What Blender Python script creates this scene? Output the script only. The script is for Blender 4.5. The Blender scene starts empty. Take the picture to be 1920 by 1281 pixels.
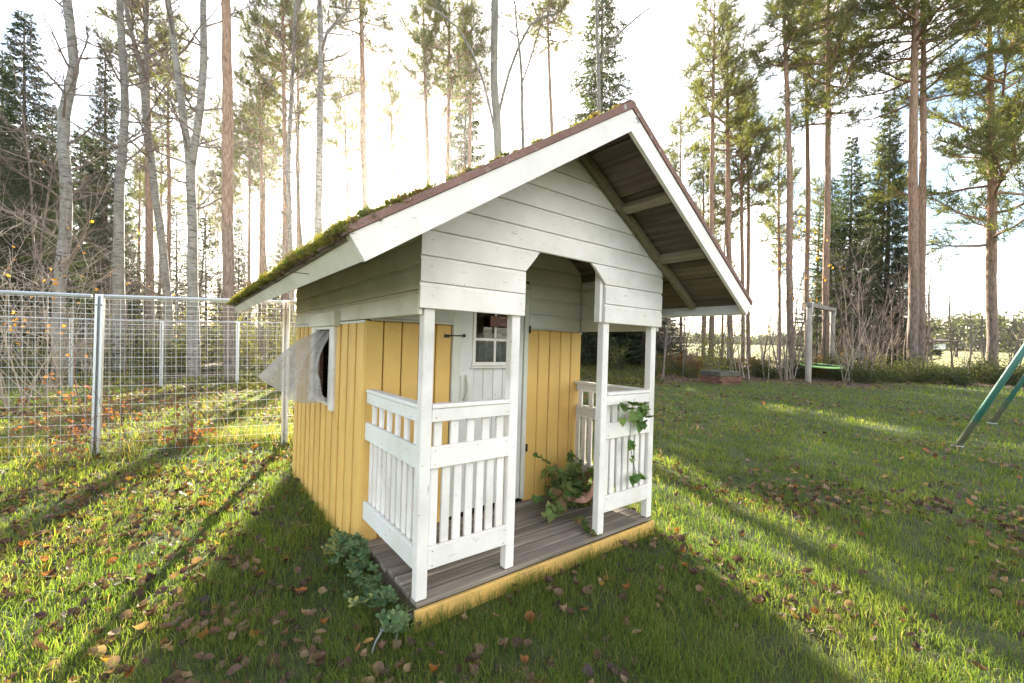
import bpy, bmesh, math, random
import numpy as np
from mathutils import Matrix, Vector, noise

# ------------------------------------------------------------------ camera, sky, sun, exposure
scene = bpy.context.scene
col = scene.collection
F_PX = 803.73                      # focal length in pixels of the 1920-wide photograph
CAM_Z = 1.38
PITCH, ROLL = -0.0105, -0.012
def rot3(ax, ay, az):
    return (Matrix.Rotation(az, 3, 'Z') @ Matrix.Rotation(ay, 3, 'Y') @ Matrix.Rotation(ax, 3, 'X'))
MC = rot3(PITCH, ROLL, 0)          # columns: camera right, forward, up
CAM = Vector((0, 0, CAM_Z))
cd = bpy.data.cameras.new('camera'); cam = bpy.data.objects.new('camera', cd); col.objects.link(cam)
cd.sensor_width = 36; cd.lens = F_PX / 1920 * 36; cd.clip_end = 3000; cd.clip_start = 0.05
r_, f_, u_ = MC.col[0], MC.col[1], MC.col[2]
cam.matrix_world = Matrix(((r_.x, u_.x, -f_.x, CAM.x), (r_.y, u_.y, -f_.y, CAM.y), (r_.z, u_.z, -f_.z, CAM.z), (0, 0, 0, 1)))
scene.camera = cam
def ray(u, v):
    d = MC @ Vector(((u - 960) / F_PX, 1, -(v - 640.5) / F_PX)); return d / d.y
SUN = ray(728, 345).normalized()
ELEV = math.asin(SUN.z); AZ = math.atan2(SUN.x, SUN.y)
world = bpy.data.worlds.new('World'); scene.world = world; world.use_nodes = True
def build_world():
    nt = world.node_tree; nt.nodes.clear(); N = nt.nodes.new; L = nt.links.new
    out = N('ShaderNodeOutputWorld'); bg = N('ShaderNodeBackground'); bg.inputs['Strength'].default_value = 0.074
    sky = N('ShaderNodeTexSky'); sky.sky_type = 'NISHITA'; sky.sun_disc = False
    sky.sun_elevation = ELEV; sky.sun_rotation = AZ; sky.dust_density = 0.9; sky.air_density = 1.0; sky.ozone_density = 1.0
    tc = N('ShaderNodeTexCoord'); sep = N('ShaderNodeSeparateXYZ'); L(tc.outputs['Generated'], sep.inputs[0])
    mx = N('ShaderNodeMath'); mx.operation = 'MAXIMUM'; L(sep.outputs['Z'], mx.inputs[0]); mx.inputs[1].default_value = 0.0
    ad = N('ShaderNodeMath'); ad.operation = 'ADD'; L(mx.outputs[0], ad.inputs[0]); ad.inputs[1].default_value = 0.16
    dv = N('ShaderNodeVectorMath'); dv.operation = 'DIVIDE'; L(tc.outputs['Generated'], dv.inputs[0])
    cb = N('ShaderNodeCombineXYZ'); L(ad.outputs[0], cb.inputs[0]); L(ad.outputs[0], cb.inputs[1]); cb.inputs[2].default_value = 1.0
    L(cb.outputs[0], dv.inputs[1])
    nz = N('ShaderNodeTexNoise'); nz.inputs['Scale'].default_value = 1.15; nz.inputs['Detail'].default_value = 8; nz.inputs['Roughness'].default_value = 0.58
    L(dv.outputs[0], nz.inputs['Vector'])
    rp = N('ShaderNodeValToRGB'); rp.color_ramp.elements[0].position = 0.46; rp.color_ramp.elements[1].position = 0.64
    L(nz.outputs['Fac'], rp.inputs[0])
    sc = N('ShaderNodeMath'); sc.operation = 'MULTIPLY'; L(rp.outputs[0], sc.inputs[0]); sc.inputs[1].default_value = 0.8
    mix = N('ShaderNodeMix'); mix.data_type = 'RGBA'; L(sc.outputs[0], mix.inputs['Factor'])
    L(sky.outputs[0], mix.inputs['A']); mix.inputs['B'].default_value = (11.6, 10.9, 10.2, 1)
    L(mix.outputs['Result'], bg.inputs[0]); L(bg.outputs[0], out.inputs[0])
build_world()
sd = bpy.data.lights.new('sun', 'SUN'); sd.energy = 5.0; sd.angle = math.radians(0.55); sd.color = (1.0, 0.90, 0.74)
sun = bpy.data.objects.new('sun', sd); col.objects.link(sun); sun.location = (-8, 30, 14)
sun.rotation_euler = SUN.to_track_quat('Z', 'Y').to_euler()
vs = scene.view_settings; vs.view_transform = 'Standard'; vs.look = 'None'; vs.exposure = 2.75; vs.gamma = 1.0
scene.cycles.use_denoising = True
scene.cycles.max_bounces = 6; scene.cycles.transparent_max_bounces = 16; scene.cycles.diffuse_bounces = 3

# ------------------------------------------------------------------ helpers
rnd = random.Random(7)
class MB:
    """collects geometry for ONE mesh"""
    def __init__(s): s.v = []; s.f = []; s.c = None
    def add(s, vs, fs):
        n = len(s.v); s.v += [tuple(v) for v in vs]; s.f += [tuple(i + n for i in f) for f in fs]
    def box(s, c, size, m=None, ch=0.0):
        hx, hy, hz = size[0] / 2, size[1] / 2, size[2] / 2; M = m or Matrix.Identity(3); c = Vector(c)
        ch = min(ch, hx * .8, hy * .8, hz * .8)
        if ch <= 0:
            P = [Vector((x, y, z)) for x in (-hx, hx) for y in (-hy, hy) for z in (-hz, hz)]
            s.add([c + M @ p for p in P], [(0, 1, 3, 2), (4, 6, 7, 5), (0, 4, 5, 1), (2, 3, 7, 6), (0, 2, 6, 4), (1, 5, 7, 3)]); return
        P = []; idx = {}
        for sx in (-1, 1):
            for sy in (-1, 1):
                for sz in (-1, 1):
                    for a in range(3):
                        q = [hx - ch, hy - ch, hz - ch]; q[a] += ch
                        idx[(sx, sy, sz, a)] = len(P); P.append(Vector((q[0] * sx, q[1] * sy, q[2] * sz)))
        F = []
        S = (-1, 1)
        for a in range(3):
            b, d = [(1, 2), (2, 0), (0, 1)][a]
            for sg in S:
                q = []
                for (sb, sd_) in ((-1, -1), (1, -1), (1, 1), (-1, 1)):
                    k = [0, 0, 0]; k[a] = sg; k[b] = sb; k[d] = sd_; q.append(idx[(k[0], k[1], k[2], a)])
                F.append(q if sg > 0 else q[::-1])
            for sb in S:
                for sd_ in S:
                    k1 = [0, 0, 0]; k1[a] = -1; k1[b] = sb; k1[d] = sd_; k2 = list(k1); k2[a] = 1
                    q = [idx[(*k1, b)], idx[(*k2, b)], idx[(*k2, d)], idx[(*k1, d)]]
                    F.append(q if sb * sd_ > 0 else q[::-1])
        for sx in S:
            for sy in S:
                for sz in S:
                    q = [idx[(sx, sy, sz, 0)], idx[(sx, sy, sz, 1)], idx[(sx, sy, sz, 2)]]
                    F.append(q if sx * sy * sz > 0 else q[::-1])
        s.add([c + M @ p for p in P], F)
    def tube(s, pts, rad, n=8, cap=True):
        pts = [Vector(p) for p in pts]; k = len(pts); vs = []; fs = []; up = Vector((0.13, 0.31, 0.94)); prev = None
        for i, p in enumerate(pts):
            t = (pts[min(i + 1, k - 1)] - pts[max(i - 1, 0)])
            t = t.normalized() if t.length > 1e-9 else Vector((0, 0, 1))
            if prev is None:
                a = t.orthogonal().normalized()
            else:
                a = prev - t * prev.dot(t); a = a.normalized() if a.length > 1e-6 else t.orthogonal().normalized()
            prev = a; b = t.cross(a); r = rad[i] if hasattr(rad, '__len__') else rad
            for j in range(n):
                th = 2 * math.pi * j / n; vs.append(p + (a * math.cos(th) + b * math.sin(th)) * r)
        for i in range(k - 1):
            for j in range(n):
                j2 = (j + 1) % n; fs.append((i * n + j, i * n + j2, (i + 1) * n + j2, (i + 1) * n + j))
        if cap: fs.append(tuple(range(n))[::-1]); fs.append(tuple((k - 1) * n + j for j in range(n)))
        s.add(vs, fs)
    def prism(s, poly, a, b):
        """poly: list of points; extruded from offset vector a to b"""
        a, b = Vector(a), Vector(b); n = len(poly); P = [Vector(p) + a for p in poly] + [Vector(p) + b for p in poly]
        s.add(P, [tuple(range(n))[::-1], tuple(range(n, 2 * n))] + [(i, (i + 1) % n, n + (i + 1) % n, n + i) for i in range(n)])
    def mesh(s, name, mat=None, smooth=False):
        me = bpy.data.meshes.new(name); me.from_pydata(s.v, [], s.f)
        if mat: me.materials.append(mat)
        if smooth: me.polygons.foreach_set('use_smooth', [True] * len(me.polygons))
        me.update(); return me
def fix_normals(me):
    bm = bmesh.new(); bm.from_mesh(me); bmesh.ops.recalc_face_normals(bm, faces=bm.faces); bm.to_mesh(me); bm.free()
def link(name, me, parent=None, loc=None, rot=None, scale=None):
    o = bpy.data.objects.new(name, me); col.objects.link(o)
    if parent: o.parent = parent
    if loc is not None: o.location = loc
    if rot is not None: o.rotation_euler = rot
    if scale is not None: o.scale = scale
    return o
def obj(name, mb, mat, parent=None, loc=None, rot=None, smooth=False, fix=True):
    me = mb.mesh(name, mat, smooth)
    if fix: fix_normals(me)
    return link(name, me, parent, loc, rot)
def tag(o, label, cat, group=None, kind=None):
    o['label'] = label
    if cat: o['category'] = cat
    if group: o['group'] = group
    if kind: o['kind'] = kind
    return o
def thing(name, loc, label, cat, group=None, rz=0.0):
    o = bpy.data.objects.new(name, None); col.objects.link(o); o.location = loc; o.rotation_euler = (0, 0, rz)
    o.empty_display_size = 0.1
    return tag(o, label, cat, group)
def structure(o, label=None):
    o['kind'] = 'structure'
    if label: o['label'] = label
    return o
def np_mesh(name, V, Fq, mat, cols=None, smooth=False):
    """V (n,3); Fq (m,k) all faces with k corners; cols (n,3) per-vertex colour attribute 'tint'"""
    me = bpy.data.meshes.new(name); V = np.asarray(V, np.float32); Fq = np.asarray(Fq, np.int32); m, k = Fq.shape
    me.vertices.add(len(V)); me.vertices.foreach_set('co', V.ravel())
    me.loops.add(m * k); me.loops.foreach_set('vertex_index', Fq.ravel())
    me.polygons.add(m); me.polygons.foreach_set('loop_start', np.arange(0, m * k, k, dtype=np.int32))
    me.update(calc_edges=True)
    if smooth: me.polygons.foreach_set('use_smooth', np.ones(m, bool))
    if cols is not None:
        at = me.attributes.new('tint', 'FLOAT_COLOR', 'POINT'); c4 = np.ones((len(V), 4), np.float32); c4[:, :3] = cols
        at.data.foreach_set('color', c4.ravel())
    me.materials.append(mat); me.validate(); return me
def sstep(a, b, x):
    t = min(1, max(0, (x - a) / (b - a))); return t * t * (3 - 2 * t)
def gh(x, y):
    r = math.hypot(x, y)
    b = 0.014 * math.sin(1.7 * x + 0.6 * y + 1) * math.cos(1.1 * y - 0.7 * x) + 0.008 * math.sin(4.1 * x) * math.cos(3.7 * y + .5)
    return -0.07 * sstep(-0.3, 1.5, x) * (1 - sstep(30, 60, r)) + b * (1 - sstep(10, 60, r)) - 0.5 * sstep(45, 120, r)
def on_ground(u, v):
    d = ray(u, v); z = 0.0
    for _ in range(6):
        t = (z - CAM_Z) / d.z; z = gh(d.x * t, t)
    return Vector((d.x * t, t, z))
def at(u, Y, v=640.5):
    """point on the ground in the direction of pixel column u, at distance Y"""
    d = ray(u, v); x = d.x * Y; return Vector((x, Y, gh(x, Y)))

# ------------------------------------------------------------------ materials
def mat(name):
    m = bpy.data.materials.new(name); m.use_nodes = True; nt = m.node_tree
    return m, nt, nt.nodes['Principled BSDF'], nt.nodes.new, nt.links.new
def coords(N, L, scale=(1, 1, 1), jitter=True):
    tc = N('ShaderNodeTexCoord'); mp = N('ShaderNodeMapping'); mp.inputs['Scale'].default_value = scale
    if jitter:
        oi = N('ShaderNodeObjectInfo'); ml = N('ShaderNodeMath'); ml.operation = 'MULTIPLY'; ml.inputs[1].default_value = 37.0
        L(oi.outputs['Random'], ml.inputs[0]); av = N('ShaderNodeVectorMath'); av.operation = 'ADD'
        L(tc.outputs['Object'], av.inputs[0]); L(ml.outputs[0], av.inputs[1]); L(av.outputs[0], mp.inputs['Vector'])
    else: L(tc.outputs['Object'], mp.inputs['Vector'])
    return mp.outputs[0]
def ntex(N, L, vec, scale, detail=4, rough=.55):
    n = N('ShaderNodeTexNoise'); n.inputs['Scale'].default_value = scale; n.inputs['Detail'].default_value = detail
    n.inputs['Roughness'].default_value = rough; L(vec, n.inputs['Vector']); return n.outputs['Fac']
def ramp(N, L, fac, stops):
    r = N('ShaderNodeValToRGB'); e = r.color_ramp.elements
    while len(e) < len(stops): e.new(0.5)
    for i, (p, c) in enumerate(stops):
        e[i].position = p; e[i].color = (*c, 1) if len(c) == 3 else c
    L(fac, r.inputs[0]); return r.outputs['Color']
def mixc(N, L, fac, a, b, mode='MIX'):
    m = N('ShaderNodeMix'); m.data_type = 'RGBA'; m.blend_type = mode
    for s, x in (('Factor', fac), ('A', a), ('B', b)):
        if isinstance(x, (int, float)): m.inputs[s].default_value = x
        elif isinstance(x, tuple): m.inputs[s].default_value = (*x, 1)
        else: L(x, m.inputs[s])
    return m.outputs['Result']
def bump(N, L, bs, h, strength=.3, dist=.005):
    b = N('ShaderNodeBump'); b.inputs['Strength'].default_value = strength; b.inputs['Distance'].default_value = dist
    L(h, b.inputs['Height']); L(b.outputs[0], bs.inputs['Normal'])
BW = lambda a: (a, a, a)
def paint(name, base, dirt, wood=(.22, .19, .16), along='z', chip=.70, dirtamt=.68, rough=.55, spots=True):
    m, nt, bs, N, L = mat(name)
    s = {'x': (1, 9, 9), 'y': (9, 1, 9), 'z': (9, 9, 1)}[along]
    v = coords(N, L); vg = coords(N, L, s)
    n1 = ntex(N, L, v, 3.0, 6, .6); c = mixc(N, L, ramp(N, L, n1, [(.38, BW(0)), (.72, BW(dirtamt))]), base, dirt)
    n2 = ntex(N, L, vg, 9, 5, .65); c = mixc(N, L, ramp(N, L, n2, [(chip, BW(0)), (chip + .05, BW(.85))]), c, wood)
    if spots:
        vo = N('ShaderNodeTexVoronoi'); vo.inputs['Scale'].default_value = 16; L(v, vo.inputs['Vector'])
        c = mixc(N, L, ramp(N, L, vo.outputs['Distance'], [(.035, BW(.75)), (.06, BW(0))]), c, tuple(x * .35 for x in wood))
    oi = N('ShaderNodeObjectInfo'); c = mixc(N, L, 1.0, c, ramp(N, L, oi.outputs['Random'], [(0, BW(.9)), (1, BW(1.0))]), 'MULTIPLY')
    L(c, bs.inputs['Base Color']); bs.inputs['Roughness'].default_value = rough
    n3 = ntex(N, L, vg, 22, 4, .7); bump(N, L, bs, mixc(N, L, .35, n3, n2), .35, .004)
    return m
def wood(name, a, b, along='y', scale=1.0, rough=.8, strength=.6, green=None):
    m, nt, bs, N, L = mat(name)
    s = {'x': (.6, 14, 14), 'y': (14, .6, 14), 'z': (14, 14, .6)}[along]
    v = coords(N, L); vg = coords(N, L, tuple(k * scale for k in s))
    n = ntex(N, L, vg, 4, 6, .65); c = ramp(N, L, n, [(.3, a), (.7, b)])
    n2 = ntex(N, L, v, 2.2, 5); c = mixc(N, L, ramp(N, L, n2, [(.4, BW(0)), (.75, BW(.5))]), c, tuple(x * .45 for x in a))
    if green: c = mixc(N, L, ramp(N, L, ntex(N, L, v, 1.6, 5), [(.45, BW(0)), (.7, BW(.6))]), c, green)
    oi = N('ShaderNodeObjectInfo'); c = mixc(N, L, 1.0, c, ramp(N, L, oi.outputs['Random'], [(0, BW(.72)), (1, BW(1.1))]), 'MULTIPLY')
    L(c, bs.inputs['Base Color']); bs.inputs['Roughness'].default_value = rough
    bump(N, L, bs, n, strength, .006); return m
def plain(name, c, rough=.6, metal=0.0, var=.25, scale=8, bmp=.15):
    m, nt, bs, N, L = mat(name); v = coords(N, L)
    n = ntex(N, L, v, scale, 5); cc = mixc(N, L, n, tuple(x * (1 - var) for x in c), tuple(min(1, x * (1 + var)) for x in c))
    L(cc, bs.inputs['Base Color']); bs.inputs['Roughness'].default_value = rough; bs.inputs['Metallic'].default_value = metal
    bump(N, L, bs, n, bmp, .004); return m
def foliage(name, c=None, trans=.45, tint=True, var=.35, rough=.55):
    """leaf material: diffuse + translucent, coloured by the mesh's own tint attribute or by c"""
    m, nt, bs, N, L = mat(name); out = nt.nodes['Material Output']
    if tint:
        a = N('ShaderNodeAttribute'); a.attribute_name = 'tint'; src = a.outputs['Color']
    else:
        v = coords(N, L); src = mixc(N, L, ntex(N, L, v, 14, 4), tuple(x * (1 - var) for x in c), tuple(min(1, x * (1 + var)) for x in c))
    L(src, bs.inputs['Base Color']); bs.inputs['Roughness'].default_value = rough; bs.inputs['Specular IOR Level'].default_value = .35
    t = N('ShaderNodeBsdfTranslucent'); L(mixc(N, L, 1.0, src, (1.25, 1.2, .55), 'MULTIPLY'), t.inputs['Color'])
    mx = N('ShaderNodeMixShader'); mx.inputs[0].default_value = trans; L(bs.outputs[0], mx.inputs[1]); L(t.outputs[0], mx.inputs[2])
    L(mx.outputs[0], out.inputs['Surface']); return m

M = {}
M['white'] = paint('white_paint', (.89, .835, .775), (.56, .52, .44), along='z', chip=.655)
M['white_x'] = paint('white_paint_horizontal', (.89, .835, .775), (.60, .55, .47), along='x', chip=.66)
M['white_y'] = paint('white_paint_depth', (.78, .77, .73), (.55, .54, .44), along='y', chip=.65)
M['shade_algae_y'] = paint('white_paint_with_shade_and_algae', (.76, .73, .62), (.54, .52, .36), along='y', chip=.76, dirtamt=.8)  # olive tone holds algae plus the shade of the house side, painted in
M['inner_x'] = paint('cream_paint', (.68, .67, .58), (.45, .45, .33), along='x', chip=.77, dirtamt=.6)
M['door'] = paint('door_paint', (.76, .74, .70), (.58, .55, .48), along='z', chip=.74)
M['yellow'] = paint('yellow_paint', (.76, .48, .135), (.58, .33, .085), wood=(.30, .20, .09), along='z', chip=.76, dirtamt=.5, rough=.6)
M['yellow_x'] = paint('yellow_paint_plinth', (.70, .42, .11), (.48, .30, .10), wood=(.22, .18, .12), along='x', chip=.62, dirtamt=.7, rough=.65)
M['deck'] = wood('weathered_deck', (.13, .105, .078), (.36, .305, .245), 'x', .55, .85, .9)
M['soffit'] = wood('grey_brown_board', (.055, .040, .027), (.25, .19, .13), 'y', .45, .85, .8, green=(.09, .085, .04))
M['rafter'] = wood('rafter_wood', (.20, .16, .10), (.36, .30, .20), 'y', .9, .85, .5, green=(.15, .16, .06))
M['post_wood'] = wood('grey_timber', (.24, .21, .18), (.42, .37, .31), 'z', 1.0, .85, .5)
M['galv'] = plain('galvanised_steel', (.62, .64, .66), .38, .75, .15, 20, .05)
M['wire'] = plain('galvanised_wire', (.66, .67, .67), .4, .6, .1, 20, .0)
def green_steel():
    m, nt, bs, N, L = mat('weathered_green_steel'); v = coords(N, L, jitter=False); tc = N('ShaderNodeTexCoord'); sp = N('ShaderNodeSeparateXYZ'); L(tc.outputs['Object'], sp.inputs[0])
    n = ntex(N, L, v, 9, 6, .65); ad = N('ShaderNodeMath'); ad.operation = 'MULTIPLY_ADD'; L(n, ad.inputs[0]); ad.inputs[1].default_value = -.6; L(sp.outputs['Z'], ad.inputs[2])
    c = mixc(N, L, ntex(N, L, v, 22, 4), (.028, .115, .085), (.045, .165, .125)); c = mixc(N, L, ramp(N, L, ad.outputs[0], [(.0, BW(.85)), (.14, BW(0))]), c, (.17, .17, .10))
    L(c, bs.inputs['Base Color']); bs.inputs['Roughness'].default_value = .45; return m
M['green_metal'] = green_steel()
M['hinge'] = plain('dark_steel', (.05, .045, .04), .5, .7, .4, 60, .2)
M['concrete'] = plain('mossy_concrete', (.075, .07, .052), .9, 0, .55, 9, .6)
M['skin_doll'] = plain('doll_vinyl', (.70, .36, .25), .45, 0, .12, 9, .0)
M['brown_plaque'] = paint('peeling_brown', (.16, .065, .04), (.10, .05, .035), wood=(.55, .52, .48), along='x', chip=.60)
def felt():
    m, nt, bs, N, L = mat('roofing_felt'); v = coords(N, L)
    c = mixc(N, L, ntex(N, L, v, 5, 5), (.15, .085, .07), (.28, .16, .13))
    vo = N('ShaderNodeTexVoronoi'); vo.inputs['Scale'].default_value = 130; L(v, vo.inputs['Vector'])
    c = mixc(N, L, ramp(N, L, vo.outputs['Distance'], [(.15, BW(.5)), (.4, BW(0))]), c, (.05, .035, .03))
    c = mixc(N, L, ramp(N, L, ntex(N, L, v, 22, 3), [(.62, BW(0)), (.70, BW(.7))]), c, (.42, .43, .38))
    L(c, bs.inputs['Base Color']); bs.inputs['Roughness'].default_value = .95
    bump(N, L, bs, vo.outputs['Distance'], .5, .004); return m
M['felt'] = felt()
def brick():
    m, nt, bs, N, L = mat('red_brick'); v = coords(N, L)
    oi = N('ShaderNodeObjectInfo'); c = ramp(N, L, oi.outputs['Random'], [(0, (.11, .045, .032)), (1, (.23, .10, .07))])
    c = mixc(N, L, ramp(N, L, ntex(N, L, v, 18, 5), [(.5, BW(0)), (.75, BW(.6))]), c, (.12, .09, .07))
    L(c, bs.inputs['Base Color']); bs.inputs['Roughness'].default_value = .9; bump(N, L, bs, ntex(N, L, v, 60), .4, .004); return m
M['brick'] = brick()
def glass():
    m, nt, bs, N, L = mat('window_glass'); bs.inputs['Base Color'].default_value = (.85, .9, .88, 1)
    bs.inputs['Transmission Weight'].default_value = 1; bs.inputs['Roughness'].default_value = .03; bs.inputs['IOR'].default_value = 1.45; return m
M['glass'] = glass()
def lace():
    m, nt, bs, N, L = mat('white_lace'); out = nt.nodes['Material Output']; v = coords(N, L, jitter=False)
    vo = N('ShaderNodeTexVoronoi'); vo.inputs['Scale'].default_value = 17; L(v, vo.inputs['Vector'])
    pat = ramp(N, L, vo.outputs['Distance'], [(.10, BW(.98)), (.22, BW(.58)), (.32, BW(.95)), (.45, BW(.70))])
    v2 = N('ShaderNodeTexVoronoi'); v2.inputs['Scale'].default_value = 70; L(v, v2.inputs['Vector'])
    net = ramp(N, L, v2.outputs['Distance'], [(.25, BW(.9)), (.45, BW(1))])
    a = mixc(N, L, 1.0, pat, net, 'MULTIPLY')
    d = N('ShaderNodeBsdfDiffuse'); d.inputs['Color'].default_value = (.60, .565, .54, 1)
    t = N('ShaderNodeBsdfTranslucent'); t.inputs['Color'].default_value = (.60, .565, .54, 1)
    mx = N('ShaderNodeMixShader'); mx.inputs[0].default_value = .45; L(d.outputs[0], mx.inputs[1]); L(t.outputs[0], mx.inputs[2])
    tr = N('ShaderNodeBsdfTransparent'); m2 = N('ShaderNodeMixShader'); L(a, m2.inputs[0]); L(tr.outputs[0], m2.inputs[1]); L(mx.outputs[0], m2.inputs[2])
    L(m2.outputs[0], out.inputs['Surface']); return m
M['lace'] = lace()
def bark_pine():
    m, nt, bs, N, L = mat('pine_bark'); tc = N('ShaderNodeTexCoord'); sep = N('ShaderNodeSeparateXYZ'); L(tc.outputs['Object'], sep.inputs[0])
    v = coords(N, L, (9, 9, 1.6)); n = ntex(N, L, v, 3.0, 6, .7)
    n0 = ntex(N, L, coords(N, L, (1, 1, 1)), .8, 3)
    zz = N('ShaderNodeMath'); zz.operation = 'MULTIPLY_ADD'; L(n0, zz.inputs[0]); zz.inputs[1].default_value = 3.0; L(sep.outputs['Z'], zz.inputs[2])
    mr = N('ShaderNodeMapRange'); L(zz.outputs[0], mr.inputs[0]); mr.inputs[1].default_value = 2.2; mr.inputs[2].default_value = 8.5
    lo = ramp(N, L, n, [(.34, (.045, .036, .03)), (.62, (.24, .19, .155))]); hi = ramp(N, L, n, [(.34, (.15, .085, .055)), (.62, (.45, .285, .19))])
    c = mixc(N, L, mr.outputs[0], lo, hi)
    L(c, bs.inputs['Base Color']); bs.inputs['Roughness'].default_value = .95; bump(N, L, bs, n, 1.0, .03); return m
M['pine_bark'] = bark_pine()
def bark_birch(name, base=(.25, .235, .21), dark=(.05, .045, .04), thr=.53):
    m, nt, bs, N, L = mat(name)
    v = coords(N, L, (2.5, 2.5, 16)); n = ntex(N, L, v, 1.6, 5, .7); v2 = coords(N, L, (1, 1, .5)); n2 = ntex(N, L, v2, 4, 5, .65)
    c = mixc(N, L, ramp(N, L, n, [(thr, BW(0)), (thr + .06, BW(1))]), base, dark)
    c = mixc(N, L, ramp(N, L, n2, [(.48, BW(0)), (.62, BW(.85))]), c, (.13, .12, .10))
    c = mixc(N, L, ramp(N, L, ntex(N, L, v2, 9, 3), [(.55, BW(0)), (.7, BW(.6))]), c, (.22, .23, .15))
    L(c, bs.inputs['Base Color']); bs.inputs['Roughness'].default_value = .8; bump(N, L, bs, n, .5, .01); return m
M['birch_bark'] = bark_birch('birch_bark')
M['aspen_bark'] = bark_birch('aspen_bark', (.19, .18, .15), (.06, .05, .04), .60)
M['spruce_bark'] = plain('spruce_bark', (.10, .075, .055), .95, 0, .5, 12, .8)
M['twig'] = plain('twig_bark', (.17, .13, .105), .9, 0, .3, 8, .2)
M['twig_pale'] = plain('pale_twig_bark', (.34, .29, .23), .9, 0, .3, 8, .2)
M['leaf'] = foliage('leaf_tissue', trans=.42, rough=.75)
M['needle'] = foliage('needle_tissue', trans=.5)
M['grass'] = foliage('grass_blade', trans=.6)
M['dryleaf'] = foliage('dry_leaf', trans=.28, rough=.7)
M['moss'] = foliage('moss_tissue', trans=.5, rough=.9)
def ground_mat():
    m, nt, bs, N, L = mat('ground_soil'); v = coords(N, L, jitter=False)
    a = N('ShaderNodeAttribute'); a.attribute_name = 'tint'
    n = ntex(N, L, v, 6, 8, .7); n2 = ntex(N, L, v, 40, 6, .7)
    c = mixc(N, L, 1.0, a.outputs['Color'], ramp(N, L, n, [(.25, BW(.45)), (.75, BW(1.4))]), 'MULTIPLY')
    c = mixc(N, L, ramp(N, L, n2, [(.5, BW(0)), (.7, BW(.55))]), c, (.10, .06, .035))
    L(c, bs.inputs['Base Color']); bs.inputs['Roughness'].default_value = 1; bump(N, L, bs, n2, .8, .03); return m
M['ground'] = ground_mat()

# ------------------------------------------------------------------ ground
def lawn_edge(x):
    if x < -1: return 10.6 + .5 * math.sin(x * 1.3)
    return 10.6 + 3.2 * sstep(-1, 6, x) + .5 * math.sin(x * .9 + 1)
def zone(x, y):
    """0 lawn .. 1 forest floor"""
    e = lawn_edge(x) + 1.2 * (noise.noise((x * .5, y * .5, 3)))
    return sstep(e - .6, e + .6, y)
def build_ground():
    nr, na = 120, 192; V = [(0, 0, gh(0, 0))]; C = []; rr = [0.35 * (300 / .35) ** (i / (nr - 1)) for i in range(nr)]
    for r in rr:
        for j in range(na):
            a = 2 * math.pi * j / na; x, y = r * math.sin(a), r * math.cos(a); V.append((x, y, gh(x, y)))
    F = []
    for i in range(nr - 1):
        for j in range(na):
            j2 = (j + 1) % na; F.append((1 + i * na + j, 1 + i * na + j2, 1 + (i + 1) * na + j2, 1 + (i + 1) * na + j))
    lawn, wood_, field = Vector((.06, .075, .022)), Vector((.105, .072, .045)), Vector((.21, .21, .065))
    for (x, y, z) in V:
        k = zone(x, y); r = math.hypot(x, y); c = lawn.lerp(wood_, k)
        if y > 0: c = c.lerp(field, sstep(30, 40, r))
        C.append(c)
    me = bpy.data.meshes.new('ground'); me.from_pydata(V, [], F + [(0, 1 + (j + 1) % na, 1 + j) for j in range(na)])
    at_ = me.attributes.new('tint', 'FLOAT_COLOR', 'POINT'); at_.data.foreach_set('color', [k for c in C for k in (*c, 1)])
    me.polygons.foreach_set('use_smooth', [True] * len(me.polygons)); me.materials.append(M['ground']); fix_normals(me)
    structure(link('ground', me), 'grassy yard running into forest floor and open field')
build_ground()

# ------------------------------------------------------------------ playhouse (built in its own slightly leaning frame)
RH = Matrix(((0.7932749720974867, 0.6082389128820722, -0.027572513482939157), (-0.6081589210647564, 0.7937220861550054, 0.01216456653965261), (0.02928387564997541, 0.007118623868506784, 0.9995457867557321)))
CH = Vector((-0.9059, -1.87128, 1.23646))
HR = MC @ RH.transposed(); HO = CAM + HR @ (-CH)
HM = HR.to_4x4(); HM.translation = HO
house = thing('playhouse', HO, 'yellow and white wooden playhouse with porch, gable roof and mossy felt', 'playhouse')
house.rotation_euler = HR.to_euler()
def hp(u, v, ax, val):
    d = RH @ Vector(((u - 960) / F_PX, 1, -(v - 640.5) / F_PX)); t = (val - CH[ax]) / d[ax]; return CH + d * t
HMI = HM.inverted()
W, D, H = 1.872, .774, 1.40
PW, PD = .058, .052
XL, XR, YB = -.022, 1.894, 2.80
ZT = 1.362
xa, zr, SL = .936, 2.498, .643
TH = math.atan(SL); CT, ST = math.cos(TH), math.sin(TH)
rxl, rxr, ry0, ry1 = -.49, 2.362, -.426, 3.70
rt = lambda x: zr - SL * abs(x - xa)
cache = {}
def piece(name, size, loc, mt, parent, rot=None, ch=.003, wob=0.0):
    k = (name, tuple(round(s, 4) for s in size), mt.name)
    if k not in cache:
        b = MB(); b.box((0, 0, 0), size, ch=ch); cache[k] = b.mesh(name, mt); fix_normals(cache[k])
    rot = rot or (0, 0, 0)
    if wob: rot = tuple(r + rnd.uniform(-wob, wob) for r in rot)
    return link(name, cache[k], parent, loc, rot)

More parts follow.
